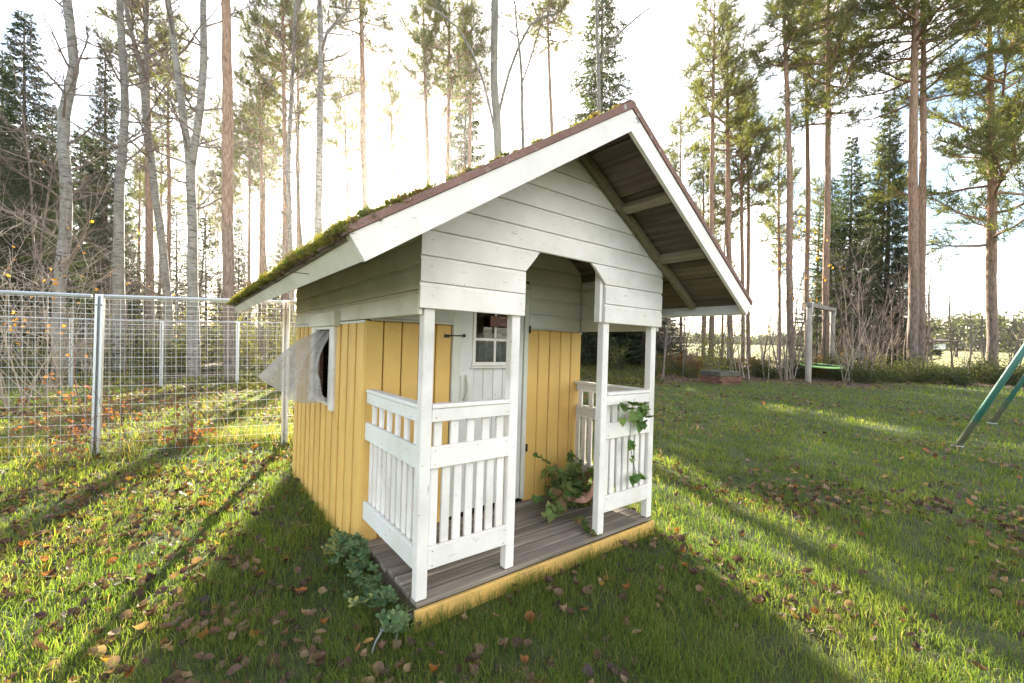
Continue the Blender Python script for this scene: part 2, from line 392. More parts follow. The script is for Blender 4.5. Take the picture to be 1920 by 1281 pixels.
# deck
for i in range(8):
    y0 = .002 + i * (D - .0) / 8; w = D / 8 - .014
    piece('deck_board', (W - .012 + rnd.uniform(-.008, .008), w, .026), (W / 2, y0 + w / 2, -.014 + rnd.uniform(-.004, .003)), M['deck'], house, ch=.004, wob=.003)
piece('plinth_board', (W + .02, .024, .15), (W / 2, -.012, -.104), M['yellow_x'], house, ch=.004)
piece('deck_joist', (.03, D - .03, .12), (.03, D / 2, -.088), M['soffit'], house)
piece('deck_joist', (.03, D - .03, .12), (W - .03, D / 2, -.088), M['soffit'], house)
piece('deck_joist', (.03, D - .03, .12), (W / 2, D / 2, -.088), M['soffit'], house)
# posts
PX = [0.0, .528, 1.283, W - PW]
for i, x in enumerate(PX):
    piece('porch_post', (PW, PD, H + .02), (x + PW / 2, PD / 2 + .001, H / 2 + .011), M['white'], house, ch=.004, wob=.002)
for x in (xa - .85, xa + .85):   # half posts against the wall carrying the side rails
    pass
# railings
def railing(axis, a0, a1, c, out, nup, nlow):
    """axis 'x' or 'y'; from a0 to a1; c the fixed coordinate of the rail centre; out the outward sign"""
    ln = a1 - a0; mid = (a0 + a1) / 2; mt = M['white_x'] if axis == 'x' else M['white_y']
    def P(a, z, off=0): return (a, c + off * out, z) if axis == 'x' else (c + off * out, a, z)
    def S(l, t, h): return (l, t, h) if axis == 'x' else (t, l, h)
    b = MB(); b.box(P(mid, .924), S(ln, .062, .022), ch=.005)
    r = obj('railing', b, mt, house)
    piece('rail', S(ln - .002, .024, .064), P(mid, .880, .012), mt, r, wob=.002)
    piece('rail', S(ln + .006, .024, .106), P(mid, .677, .016), mt, r, wob=.003)
    piece('rail', S(ln + .006, .024, .106), P(mid, .192, .016), mt, r, wob=.003)
    for n, z0, z1 in ((nup, .722, .855), (nlow, .238, .632)):
        pitch = ln / n
        for i in range(n):
            a = a0 + pitch * (i + .5)
            piece('baluster', S(.045, .018, z1 - z0 + .02), P(a + rnd.uniform(-.002, .002), (z0 + z1) / 2, -.007), M['white'], r, wob=.004)
railing('x', PX[0] + PW, PX[1], PD / 2, -1, 5, 7)
railing('x', PX[2] + PW, PX[3], PD / 2, -1, 6, 7)
railing('y', PD, D - .004, .026, -1, 6, 10)
railing('y', PD, D - .004, W - .026, 1, 6, 10)

# walls: backing plate (part) with boards as its pieces
def plank_wall(b, name='wall'): return obj(name, b, M['soffit'], house)
OY0, OY1, OZ0, OZ1 = 1.47, 1.94, .74, 1.335          # window opening in the left wall
b = MB()
for (y0, y1, z0, z1) in ((D, OY0, -.1, 1.8), (OY1, YB, -.1, 1.8), (OY0, OY1, -.1, OZ0), (OY0, OY1, OZ1, 1.8)):
    b.box((XL + .036, (y0 + y1) / 2, (z0 + z1) / 2), (.02, y1 - y0, z1 - z0))
wl = plank_wall(b)
b = MB(); b.box((XR - .036, (D + YB) / 2, .85), (.02, YB - D, 1.9)); wr = plank_wall(b)
b = MB(); b.prism([(XL + .05, YB - .03, -.1), (XR - .05, YB - .03, -.1), (XR - .05, YB - .03, 1.79), (xa, YB - .03, 2.40), (XL + .05, YB - .03, 1.79)], (0, 0, 0), (0, .02, 0)); wb = plank_wall(b)
DX0, DX1, DZ1 = .589, 1.275, 1.70                    # door opening incl. frame
b = MB()
b.box(((XL + .05 + DX0) / 2, D + .03, .65), (DX0 - XL - .05, .02, 1.5)); b.box(((DX1 + XR - .05) / 2, D + .03, .65), (XR - .05 - DX1, .02, 1.5))
wf = plank_wall(b)
def planks(parent, axis, a0, a1, n, face, out, z0, z1, skip=None, mt=None, t=.022):
    p = (a1 - a0) / n
    for i in range(n):
        c = a0 + p * (i + .5); spans = [(z0, z1)]
        if skip and c + p / 2 > skip[0] and c - p / 2 < skip[1]: spans = [(z0, skip[2])]
        for (s0, s1) in spans:
            o = rnd.uniform(-.0015, .0015) + (0 if axis == 'x' else (.005 if i % 2 else -.005)); w = p - (.007 if axis == 'x' else .010)
            size = (w, t, s1 - s0) if axis == 'x' else (t, w, s1 - s0)
            loc = (c, face - out * (t / 2 + o), (s0 + s1) / 2) if axis == 'x' else (face - out * (t / 2 + o), c, (s0 + s1) / 2)
            piece('wall_board', size, loc, mt or M['yellow'], parent, ch=.007 if axis == 'x' else .005)
planks(wl, 'y', D + .0, YB, 24, XL, -1, -.13, ZT, (OY0, OY1, OZ0, OZ1))
planks(wr, 'y', D, YB, 24, XR, 1, -.13, ZT)
planks(wf, 'x', XL + .001, DX0, 5, D, -1, -.02, ZT)
planks(wf, 'x', DX1, XR - .001, 5, D, -1, -.02, ZT)
planks(wb, 'x', XL, XR, 20, YB, 1, -.13, 1.72)

def siding(parent, mt, z0, z1, A0, A1, P, t=.02, back=True):
    """one horizontal cladding board with a stepped top lip; A0/A1 end positions as functions of z; P(a, outward, z)"""
    prof = [(0, z0 + .001), (t - .003, z0 + .001), (t, z0 + .004), (t, z1 - .022), (t - .006, z1 - .017), (t - .006, z1 - .009), (t - .009, z1 - .001), (0, z1 - .001)]
    prof = [(o, z) for o, z in prof]; n = len(prof); V = []
    for e in (A0, A1):
        for (o, z) in prof: V.append(P(e(z), o, z))
    F = [tuple(range(n)), tuple(range(n, 2 * n))[::-1]] + [(i, n + i, n + (i + 1) % n, (i + 1) % n) for i in range(n)]
    mb = MB(); mb.add(V, F); return obj('siding_board', mb, mt, parent)
K = lambda c: (lambda z: c)
zs = [1.396, 1.520, 1.646, 1.770]
while zs[-1] < 2.44: zs.append(zs[-1] + .124)
lim = zr - .032
gl = lambda z: max(-.034, xa - (lim - z) / SL); gr_ = lambda z: min(1.906, xa + (lim - z) / SL)
Pf = lambda a, o, z: (a, .0 - o, z)
# porch gable front with the arched opening
for i in range(len(zs) - 1):
    z0, z1 = zs[i], min(zs[i + 1], lim - .012)
    if z1 - z0 < .03: continue
    if i < 3:
        al = (lambda z: .597 + max(0, z - 1.648) * .87); ar = (lambda z: 1.272 - max(0, z - 1.655) * 1.18)
        siding(house, M['white_x'], z0, z1, gl, al, Pf); siding(house, M['white_x'], z0, z1, ar, gr_, Pf)
    else: siding(house, M['white_x'], z0, z1, gl, gr_, Pf)
# framing behind the gable and arch
piece('arch_trim', (.03, .05, .36), (1.262, .03, 1.58), M['white'], house)
piece('arch_trim', (.03, .05, .25), (.606, .03, 1.524), M['white'], house)
# side cladding, left and right, running from the porch front to the back
for (x, s, mt) in ((-.010, -1, M['shade_algae_y']), (1.882, 1, M['shade_algae_y'])):
    zz = [1.366, 1.487, 1.608, 1.729, 1.80]
    for i in range(4):
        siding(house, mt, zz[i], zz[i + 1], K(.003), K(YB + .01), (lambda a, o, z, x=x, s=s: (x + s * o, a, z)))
    piece('trim_strip', (.014, YB - D + .01, .018), (x + s * .012, (D + YB) / 2 + .004, 1.353), M['white_y'], house)
    # inner lining of the porch wings
    for i in range(4):
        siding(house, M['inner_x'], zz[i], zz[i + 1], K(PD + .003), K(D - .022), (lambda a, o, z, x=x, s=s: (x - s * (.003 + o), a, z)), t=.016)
# porch back wall cladding above the yellow boards
zz = [1.376, 1.484, 1.612, 1.740, 1.868, 1.996, 2.124, 2.252, 2.38, 2.44]
gl2 = lambda z: max(.02, xa - (lim - z) / SL); gr2 = lambda z: min(W - .02, xa + (lim - z) / SL)
Pb = lambda a, o, z: (a, D - o, z)
for i in range(len(zz) - 1):
    z1 = min(zz[i + 1], lim - .01)
    if zz[i] < DZ1 - .05:
        if zz[i + 1] <= DZ1 + .05:
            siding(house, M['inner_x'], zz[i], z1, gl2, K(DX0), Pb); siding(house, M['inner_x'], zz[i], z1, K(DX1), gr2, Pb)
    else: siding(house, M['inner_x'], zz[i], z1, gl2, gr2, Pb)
for (x0, x1) in ((XL + .03, DX0), (DX1, XR - .03)):
    piece('trim_strip', (x1 - x0 - .002, .026, .016), ((x0 + x1) / 2, D - .012, 1.369), M['inner_x'], house)

# door with its frame, glazing, handle and latch
door = obj('door', (lambda b: (b.box((.955, D + .012, .40), (.001, .001, .001)), b)[1])(MB()), M['door'], house)
def rail_set():
    b = MB(); y = D + .012; t = .032; x0, x1, z0, z1 = .654, 1.232, .025, 1.655
    wx0, wx1, wz0, wz1 = .776, 1.130, 1.078, 1.50
    b.box(((x0 + wx0) / 2, y, (z0 + z1) / 2), (wx0 - x0, t, z1 - z0), ch=.003); b.box(((x1 + wx1) / 2, y, (z0 + z1) / 2), (x1 - wx1, t, z1 - z0), ch=.003)
    b.box(((wx0 + wx1) / 2, y, (wz1 + z1) / 2), (wx1 - wx0, t - .004, z1 - wz1)); return b, (wx0, wx1, wz0, wz1, y)
b, (wx0, wx1, wz0, wz1, dy) = rail_set()
old = door.data; me = b.mesh('door', M['door']); fix_normals(me); door.data = me; bpy.data.meshes.remove(old)
for i in range(4):
    p = (wx1 - wx0) / 4; piece('door_plank', (p - .003, .022, wz0 - .03), (wx0 + p * (i + .5), dy + .002, (wz0 + .03) / 2), M['door'], door, ch=.004)
fy = D - .010
for (c, s) in ((((wx0 + wx1) / 2, fy, wz0 + .010), (wx1 - wx0 + .05, .020, .028)), (((wx0 + wx1) / 2, fy, wz1), (wx1 - wx0 + .05, .020, .028)),
               ((wx0 - .008, fy, (wz0 + wz1) / 2), (.022, .018, wz1 - wz0 - .02)), ((wx1 + .008, fy, (wz0 + wz1) / 2), (.022, .018, wz1 - wz0 - .02)),
               (((wx0 + wx1) / 2, fy + .001, 1.268), (wx1 - wx0 + .004, .014, .020)), ((.953, fy + .001, (wz0 + 1.268) / 2 + .006), (.018, .014, .160)), ((.953, fy + .001, 1.385), (.018, .014, .205))):
    piece('glazing_bar', s, c, M['white'], door)
piece('glazing_bar', (wx1 - wx0 + .07, .034, .014), ((wx0 + wx1) / 2, fy - .008, wz0 - .014), M['white_x'], door)
for (x0, x1) in ((wx0, .944), (.962, wx1)):
    for (z0, z1) in ((wz0 + .02, 1.258), (1.278, wz1 - .01)):
        piece('window_pane', (x1 - x0, .003, z1 - z0), ((x0 + x1) / 2, D + .004, (z0 + z1) / 2), M['glass'], door, ch=0)
b = MB(); b.tube([(.705, D - .006, 1.0), (.712, D - .03, .985), (.716, D - .04, .95), (.714, D - .042, .90), (.708, D - .038, .86), (.70, D - .028, .838), (.694, D - .006, .825)], [.011, .014, .015, .014, .015, .014, .011], 8)
obj('door_handle', b, M['inner_x'], door, smooth=True)
b = MB(); b.box((.685, D - .007, .912), (.04, .008, .19), ch=.004); obj('handle_plate', b, M['inner_x'], door)
for (x0, x1) in ((DX0, .650), (1.236, DX1)):
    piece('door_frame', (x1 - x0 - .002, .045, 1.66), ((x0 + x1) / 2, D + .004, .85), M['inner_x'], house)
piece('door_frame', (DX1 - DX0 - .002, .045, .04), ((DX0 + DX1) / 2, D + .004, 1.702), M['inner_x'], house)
b = MB(); b.box((.545, D - .008, 1.283), (.035, .012, .022), ch=.002); b.tube([(.535, D - .016, 1.286), (.60, D - .03, 1.287), (.665, D - .03, 1.290)], .004, 6); b.box((.675, D - .025, 1.29), (.016, .02, .022), ch=.003)
obj('latch', b, M['hinge'], house)
for z in (.42, 1.36): piece('hinge', (.016, .014, .06), (1.280, D - .024, z), M['hinge'], house)
b = MB(); b.box((.966, D - .036, 1.405), (.165, .022, .078), ch=.003); pl = obj('name_plaque', b, M['brown_plaque'])
pl.matrix_world = HM; tag(pl, 'small peeling brown wooden plaque hung over the door window', 'plaque')

# window in the left wall
wn = obj('window', (lambda b: ([b.box(c, s, ch=.002) for c, s in (((XL + .012, OY0 + .012, 1.04), (.07, .024, OZ1 - OZ0)), ((XL + .012, OY1 - .012, 1.04), (.07, .024, OZ1 - OZ0)),
     ((XL + .012, (OY0 + OY1) / 2, OZ1 - .012), (.068, OY1 - OY0 - .05, .024)), ((XL + .012, (OY0 + OY1) / 2, OZ0 + .012), (.068, OY1 - OY0 - .05, .024)))], b)[1])(MB()), M['white'], house)
piece('window_casing', (.024, .10, .62), (XL - .013, OY0 - .06, 1.025), M['white'], wn)
piece('window_casing', (.024, .10, .62), (XL - .013, OY1 + .06, 1.025), M['white'], wn)
piece('window_casing', (.052, .80, .105), (XL - .022, (OY0 + OY1) / 2 - .02, 1.386), M['shade_algae_y'], wn)
piece('window_sash', (.03, .03, .56), (XL + .02, OY1 - .055, 1.04), M['brown_plaque'], wn)

# roof
b = MB()
for s in (-1, 1):
    xe = rxl - .012 if s < 0 else rxr + .012
    P = [(xa, zr + .001), (xe, rt(xe) + .001), (xe + s * -.016 * 0, rt(xe) + .031), (xa, zr + .042)]
    b.prism([(x, 0, z) for x, z in P], (0, ry0 - .030, 0), (0, ry1 + .03, 0))
roof = obj('roof', b, M['felt'], house)
roof['label'] = 'reddish brown felt roof edge with grey lichen'
slen = (rxr - xa) / CT
for s in (-1, 1):
    R_ = (0, -s * TH * -1, 0)
    n = 14; p = slen / n
    for i in range(n):
        d = p * (i + .5); x = xa + s * d * CT; z = zr - d * ST - (.013) / CT
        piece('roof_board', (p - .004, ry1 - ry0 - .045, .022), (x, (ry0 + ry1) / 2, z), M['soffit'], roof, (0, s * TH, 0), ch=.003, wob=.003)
    L0 = (rxr - xa - .10) / CT    # rafters under the boards
    for y in (-.050, D + .06, YB + .03, ry1 - .12):
        d = L0 / 2 + .02; x = xa + s * d * CT; z = zr - d * ST - .052 / CT
        piece('rafter', (L0, .042, .050), (x, y, z), M['rafter'], roof, (0, s * TH, 0), ch=.004)
    for xx in (.442, .864):
        x = xa + s * xx; z = rt(x) - .054 / CT
        piece('purlin', (.055, .33, .055), (x, ry0 + .02 + .165, z), M['rafter'], roof, (0, s * TH, 0), ch=.004)
    # bargeboards front and back, eave board
    ex = rxl if s < 0 else rxr; fw = .100; nx, nz = -s * ST, -CT
    poly = [(xa, 0, zr - .002), (ex, 0, rt(ex) - .002), (ex + nx * fw, 0, rt(ex) + nz * fw), (xa, 0, zr - fw / CT)]
    for (ya, yb) in ((ry0 - .022, ry0), (ry1, ry1 + .022)):
        b = MB(); b.prism(poly, (0, ya, 0), (0, yb, 0)); obj('bargeboard', b, M['white_x'], roof)
    t0 = .020; e = Vector((s * CT, 0, -ST))
    q = [Vector((ex, 0, rt(ex) - .003)), Vector((ex + nx * (fw - .004), 0, rt(ex) + nz * (fw - .004)))]
    b = MB(); b.prism([q[0], q[1], q[1] - e * t0, q[0] - e * t0], (0, ry0 + .001, 0), (0, ry1 - .001, 0))
    eb = obj('eave_board', b, M['shade_algae_y'] if s < 0 else M['white_y'], roof)
piece('ridge_cap', (.05, ry1 - ry0 + .06, .012), (xa, (ry0 + ry1) / 2, zr + .036), M['felt'], roof, ch=.004)
b = MB(); b.tube([(xa + .06, ry0 - .024, zr - .055), (xa - .0, ry0 - .05, zr - .06)], .0025, 5); b.tube([(rxr - .03, ry0 - .02, 1.60), (rxr + .05, ry0 - .03, 1.605)], .002, 5)
b.tube([(rxl + .045, .25, rt(rxl) - .05), (rxl - .05, .28, rt(rxl) - .045)], .002, 5); b.tube([(rxl + .02, .9, rt(rxl) - .01), (rxl - .03, .72, rt(rxl) - .05)], .003, 5)
obj('nail', b, M['hinge'], roof)

# moss cushions growing on the roof edge
def moss():
    rg = np.random.default_rng(5); cl = []
    # clusters: (x, y, z, radius, height)
    def top(x): return rt(x) + .034
    for y in np.arange(ry0 - .02, ry1, .045):        # thick along the left eave
        big = 1.0 + .9 * (math.sin(y * 7) > .2) + .5 * math.sin(y * 23)
        for k in range(3):
            r = rg.uniform(.016, .036) * (1 + .25 * big); xo = rg.uniform(-.024, .07) if k else -.018
            cl.append((rxl + xo, y + rg.uniform(-.02, .02), top(rxl + xo) - (rg.uniform(.008, .028) if xo < 0 else 0), r, r * rg.uniform(.8, 1.3)))
    for x in np.arange(rxl + .02, xa - .05, .035):    # along the front verge of the left slope
        k = noise.noise((x * 4.2, 1.3, 0))
        dens = 1.0 if x < rxl + .45 else (.75 if k > -.15 else .12)
        for j in range(3):
            if rg.uniform() < dens:
                r = rg.uniform(.014, .032) * (1.45 if x < rxl + .3 else 1.0); y = ry0 - .012 + abs(rg.normal(0, .10))
                cl.append((x + rg.uniform(-.02, .02), y, top(x) + .0, r, r * rg.uniform(.5, .95)))
    for j in range(160):
        x = rg.uniform(rxl, xa); y = rg.uniform(ry0, ry1); r = rg.uniform(.02, .05); cl.append((x, y, top(x), r, r * .6))
    VV = []; CC = []
    for (x, y, z, r, h) in cl:
        n = min(420, int(170 * (r / .03) ** 1.5))
        if y > ry0 + 1.2 and x > rxl + .15: n //= 5
        hue = rg.uniform(0, 1); base = np.array([.25, .235, .04]) * (1 - hue) + np.array([.10, .145, .03]) * hue
        if rg.uniform() < .25: base = np.array([.22, .165, .06])
        a = rg.uniform(0, 6.283, n); e = np.arccos(1 - rg.uniform(0, 1.0, n)); d = np.stack([np.sin(e) * np.cos(a), np.sin(e) * np.sin(a), np.cos(e)], 1)
        p = np.array([x, y, z - .008]) + d * np.array([r, r, h]) * rg.uniform(.35, .95, (n, 1)); p += np.sin(p * 190 + hue * 9) * .003
        tp = p + (d + rg.normal(0, .45, (n, 3))) * rg.uniform(.006, .013, (n, 1)); sv = np.cross(d, rg.normal(0, 1, (n, 3))); sv /= np.linalg.norm(sv, axis=1, keepdims=True) + 1e-6; sv *= rg.uniform(.0012, .0026, (n, 1))
        VV.append(np.stack([p - sv - d * .006, p + sv - d * .006, tp], 1)); c = base * rg.uniform(.55, 1.35, (n, 1)); CC.append(np.stack([c * .6, c * .6, c * 1.25], 1))
    V = np.concatenate(VV).reshape(-1, 3); C = np.concatenate(CC).reshape(-1, 3); F = np.arange(len(V)).reshape(-1, 3)
    o = link('moss', np_mesh('moss', V, F, M['moss'], np.clip(C, 0, 1)), roof); o['kind'] = 'stuff'
    o['label'] = 'olive green moss cushions on the roof edge'
moss()

# lace curtain blowing out of the window
def curtain():
    ns, nt_ = 60, 36; V = []; F = []
    for j in range(nt_ + 1):
        t = j / nt_
        for i in range(ns + 1):
            s = i / ns
            top = Vector((-.015, 1.50 + .36 * s, 1.305))
            h0, h1, h2 = Vector((-.05, 1.47, .79)), Vector((-.245, 1.52, .69)), Vector((-.42, 1.93, .935))
            hem = h0 * (1 - s) ** 2 + h1 * 2 * s * (1 - s) + h2 * s * s
            p = top.lerp(hem, t); p.x -= .07 * math.sin(math.pi * t) * (1 - .7 * s); p.z += .05 * math.sin(math.pi * t) * s
            fold = math.sin(s * 14 + 1.2 * math.sin(t * 2.6)) * (.016 + .046 * t * (1 - .4 * s)) + .007 * math.sin(s * 41 + t * 3)
            p += Vector((-.5, -.75, .1)) * fold
            q_ = noise.noise_vector((s * 7, t * 6, 1.7)); p += Vector((q_.x, q_.y, q_.z * .6)) * .016 * min(1, t * 2)
            V.append(p)
    for j in range(nt_):
        for i in range(ns): a = j * (ns + 1) + i; F.append((a, a + 1, a + ns + 2, a + ns + 1))
    mb = MB(); mb.add(V, F); o = obj('lace_curtain', mb, M['lace'], smooth=True, fix=False); o.matrix_world = HM
    tag(o, 'white lace curtain blown out through the open playhouse window', 'curtain')
curtain()
def door_curtain():
    V = []; F = []; n = 50
    for j in range(2):
        for i in range(n + 1):
            s = i / n; V.append((wx0 - .03 + (wx1 - wx0 + .06) * s, D + .07 + .014 * math.sin(s * 40) * (1.2 - j * .4), (1.275 + .05 * math.sin(s * 3)) if j else 1.02))
    for i in range(n): F.append((i, i + 1, n + 2 + i, n + 1 + i))
    mb = MB(); mb.add(V, F); o = obj('lace_curtain', mb, M['lace'], smooth=True, fix=False); o.matrix_world = HM
    tag(o, 'lace cafe curtain hanging behind the door window panes', 'curtain')
door_curtain()

# nail heads in the boards
def nails():
    b = MB(); rg = random.Random(9)
    def nail(c, ax):
        c = Vector(c); n = 6; e1, e2 = [((0, 1, 0), (0, 0, 1)), ((1, 0, 0), (0, 0, 1))][ax]; e1, e2 = Vector(e1), Vector(e2); o = Vector((-.0016, 0, 0)) if ax == 0 else Vector((0, -.0016, 0))
        r = rg.uniform(.0022, .0034); b.add([c + o + (e1 * math.cos(k * math.pi / 3) + e2 * math.sin(k * math.pi / 3)) * r for k in range(n)], [tuple(range(n))])
    for x in (.03, .56, 1.31, 1.84):
        for i, z in enumerate(zs[:-2]):
            zc = (z + zs[i + 1]) / 2 + rg.uniform(-.02, .02); xx = x + rg.uniform(-.01, .01)
            if gl(zc) + .03 < xx < gr_(zc) - .03: nail((xx, -.020, zc), 1)
    for y in np.arange(D + .04, YB, .0844):
        for z in (.08, .62, 1.28):
            if not (OY0 - .12 < y < OY1 + .12 and z > OZ0 - .05): nail((XL - .005, y + rg.uniform(-.008, .008), z + rg.uniform(-.012, .012)), 0)
    for x in (.06, .18, .30, .42, .53, 1.33, 1.45, 1.57, 1.69, 1.81):
        for z in (.12, .7, 1.30): nail((x + rg.uniform(-.01, .01), D - .0008, z + rg.uniform(-.02, .02)), 1)
    for (x0, x1) in ((PX[0] + PW, PX[1]), (PX[2] + PW, PX[3])):
        for x in (x0 + .02, x1 - .02):
            for z in (.155, .225, .645, .71, .87): nail((x, PD / 2 - .029, z), 1)
    o = obj('nail_heads', b, M['hinge'], house, fix=False); o['kind'] = 'stuff'
nails()

# ------------------------------------------------------------------ wire mesh pen fence
def fence(name, bases, tops, label, group, post_w, rail_r, near):
    root = thing(name, bases[1], label, 'fence', group); o0 = Vector(bases[1])
    ht = tops
    for k, p in enumerate(bases):
        p = Vector(p) - o0; d = (Vector(bases[min(k + 1, len(bases) - 1)]) - Vector(bases[max(k - 1, 0)])).normalized(); a = math.atan2(d.y, d.x)
        b = MB(); w = post_w
        b.box((0, 0, ht / 2 - .05), (w, .004, ht + .1)); b.box((-w / 2 + .002, -.018, ht / 2 - .05), (.004, .034, ht + .1)); b.box((w / 2 - .002, -.018, ht / 2 - .05), (.004, .034, ht + .1))
        b.box((-w / 2 + .012, -.036, ht / 2 - .05), (.022, .004, ht + .1)); b.box((w / 2 - .012, -.036, ht / 2 - .05), (.022, .004, ht + .1))
        po = obj('post', b, M['galv'], root, p, (0, (.022 if k == 1 and near else .006), a))
        if near:
            bb = MB(); bb.tube([(-w * .3, -.037, ht - .12), (-w * .3, -.046, ht - .12)], .008, 6); bb.tube([(w * .3, -.037, ht - .12), (w * .3, -.046, ht - .12)], .008, 6)
            obj('bolt', bb, M['hinge'], po)
    for k in range(len(bases) - 1):
        p, q = Vector(bases[k]) - o0, Vector(bases[k + 1]) - o0; d = q - p; ln = d.length; d.normalize(); up = Vector((0, 0, 1)); off = Vector((-d.y, d.x, 0)) * .012
        b = MB(); e = d * (post_w / 2 + .004); b.tube([p + e + up * (ht - .02), q - e + up * (ht - .02)], rail_r, 6); obj('top_rail', b, M['galv'], root)
        b = MB(); n = int(ln / .1); rw = .0019 if near else .0017
        for i in range(1, n): c = p + d * (ln * i / n) + off; b.tube([c + up * .02, c + up * (ht - .02)], rw, 4, False)
        z = .05
        while z < ht - .03: b.tube([p + off * 1.5 + up * z, q + off * 1.5 + up * z], rw, 4, False); z += .105 if z < ht * .72 else .055
        obj('wire_mesh', b, M['wire'], root, fix=False)['kind'] = 'stuff'
A = on_ground(181, 858); B = on_ground(534, 835); dv = B - A
bs = [A - dv * 1.02, A, B, B + dv * .98]; bs = [Vector((p.x, p.y, gh(p.x, p.y))) for p in bs]
fence('pen_fence', bs, 1.80, 'galvanised wire mesh fence beside the playhouse, nearer side of the pen', None, .075, .02, True)
C1 = on_ground(134, 727); C2 = on_ground(303, 728); C3 = on_ground(445, 723); dv = C3 - C2
bs = [C1 - (C2 - C1) * 1.0, C1, C2, C3, C3 + dv, C3 + dv * 2]
fence('pen_fence', bs, 1.70, 'galvanised wire mesh fence along the trees, far side of the pen', None, .07, .016, False)

# ------------------------------------------------------------------ timber frame with nest swing
S1, S2 = on_ground(1515, 718), on_ground(1559, 708)
sw = thing('timber_swing_stand', S1, 'grey timber goal-shaped swing frame at the forest edge', 'swing frame')
hS = 2.62; q = S2 - S1; q.z = 0; zz2 = S2.z - S1.z
for p in (Vector((0, 0, 0)), Vector((q.x, q.y, zz2))):
    b = MB(); b.tube([(0, 0, -.3), (0, 0, .3), (.01, 0, 1.4), (0, .01, hS - p.z)], [.098, .094, .09, .088], 12); obj('post', b, M['post_wood'], sw, p, smooth=True)
d = q.normalized(); a = math.atan2(q.y, q.x)
b = MB(); b.box((0, 0, 0), (q.length + .32, .15, .15), ch=.012); obj('beam', b, M['post_wood'], sw, (q.x / 2, q.y / 2, hS + .077), (0, 0, a))
for p in (0, 1):
    for s in (-1, 1): piece('bracket', (.05, .012, .34), (q.x * p - d.y * s * .096, q.y * p + d.x * s * .096, hS - .02), M['galv'], sw, (0, 0, a))
cS = ray(1539, 686) * ((S1.y + S2.y) / 2) + CAM
ns = thing('nest_swing', cS, 'round lime green rimmed nest swing full of fallen leaves under the timber frame', 'swing')
R_ = .64; tilt = Vector((.02, -.06, 1)).normalized()
def ring(a, r=R_, z=0): v = Vector((r * math.cos(a), r * math.sin(a), z)); v.z -= (tilt.x * v.x + tilt.y * v.y); return v
M['lime'] = plain('lime_green_foam', (.42, .70, .22), .5, 0, .1, 6, .05); M['rope'] = plain('black_rope', (.02, .02, .022), .9, 0, .2, 30, .2)
b = MB(); n = 40; vs = []; fs = []
for i in range(n):
    c = ring(2 * math.pi * i / n); e = c.normalized()
    for j in range(8): th = 2 * math.pi * j / 8; vs.append(c + e * .035 * math.cos(th) + Vector((0, 0, .038 * math.sin(th))))
for i in range(n):
    for j in range(8): fs.append((i * 8 + j, ((i + 1) % n) * 8 + j, ((i + 1) % n) * 8 + (j + 1) % 8, i * 8 + (j + 1) % 8))
b.add(vs, fs); obj('rim', b, M['lime'], ns, smooth=True)
b = MB(); b.add([ring(2 * math.pi * i / 24, R_ - .03) for i in range(24)] + [ring(2 * math.pi * i / 24, R_ * .5, -.05) for i in range(24)] + [Vector((0, 0, -.07))],
     [(i, (i + 1) % 24, 24 + (i + 1) % 24, 24 + i) for i in range(24)] + [(24 + i, 24 + (i + 1) % 24, 48) for i in range(24)]); obj('net_seat', b, M['rope'], ns)
mid = S1 + q / 2 - cS; hz = hS + S1.z - cS.z
b = MB()
for k, s in ((.8, -1), (2.4, -1), (3.9, 1), (5.5, 1)):
    e = d * (s * .0) ; b.tube([ring(k), Vector((mid.x, mid.y, 0)) + d * (.62 if math.cos(k) > 0 else -.62) + Vector((0, 0, hz))], .009, 5)
obj('rope', b, M['rope'], ns)

# ------------------------------------------------------------------ green steel swing set at the right
G1, G2 = on_ground(1795, 838), on_ground(1860, 795)
gs = thing('swing_set', G1, 'green painted tubular steel swing set with slanted legs', 'swing set')
bar = (G2 - G1); bar.z = 0; bd = bar.normalized(); side = Vector((bd.y, -bd.x, 0)); hT = 2.05; ln_ = .86
for p in (Vector((0, 0, 0)), Vector((bar.x, bar.y, G2.z - G1.z))):
    top = p + side * ln_ + Vector((0, 0, hT))
    for foot in (p, p + side * ln_ * 2):
        b = MB(); b.tube([foot - (top - foot) * .03, foot.lerp(top, .5), top], .038 if p.length < .1 else .034, 12); lg = obj('leg', b, M['green_metal'], gs, smooth=True)
        b = MB(); b.box(foot + Vector((0, 0, .012)), (.10, .10, .02), ch=.004); obj('foot_plate', b, M['galv'], lg)
b = MB(); b.tube([side * ln_ + Vector((0, 0, hT)) - bd * .1, side * ln_ + Vector((0, 0, hT)) + bar + bd * .1], .036, 12); obj('top_bar', b, M['green_metal'], gs, smooth=True)

# ------------------------------------------------------------------ brick fire ring
Pp = on_ground(1362, 722); Pp.y += .42
fp = thing('fire_pit', Pp, 'low square brick fire pit with mossy concrete slabs on top', 'fire pit', rz=.30)
hw_ = .43; bl, bh, bwid = .205, .056, .10
for r in range(4):
    for s in range(4):
        ca, sa = [(1, 0), (0, 1), (-1, 0), (0, -1)][s]
        for i in range(4):
            t = -hw_ + .10 + (i) * .215 + (.10 if r % 2 else 0) * (1 if s % 2 else 1) - (.0)
            if t > hw_ + .02: continue
            o = -hw_ + bwid / 2
            x, y = (t, o) if s % 2 == 0 else (o, t)
            x, y = [(t, o), (-o, t), (-t, -o), (o, -t)][s]
            piece('brick', (bl, bwid - .006 * (s % 2), bh), (x + rnd.uniform(-.006, .006), y + rnd.uniform(-.006, .006), r * .066 + .03), M['brick'], fp, (0, 0, s * math.pi / 2), ch=.006, wob=.012)
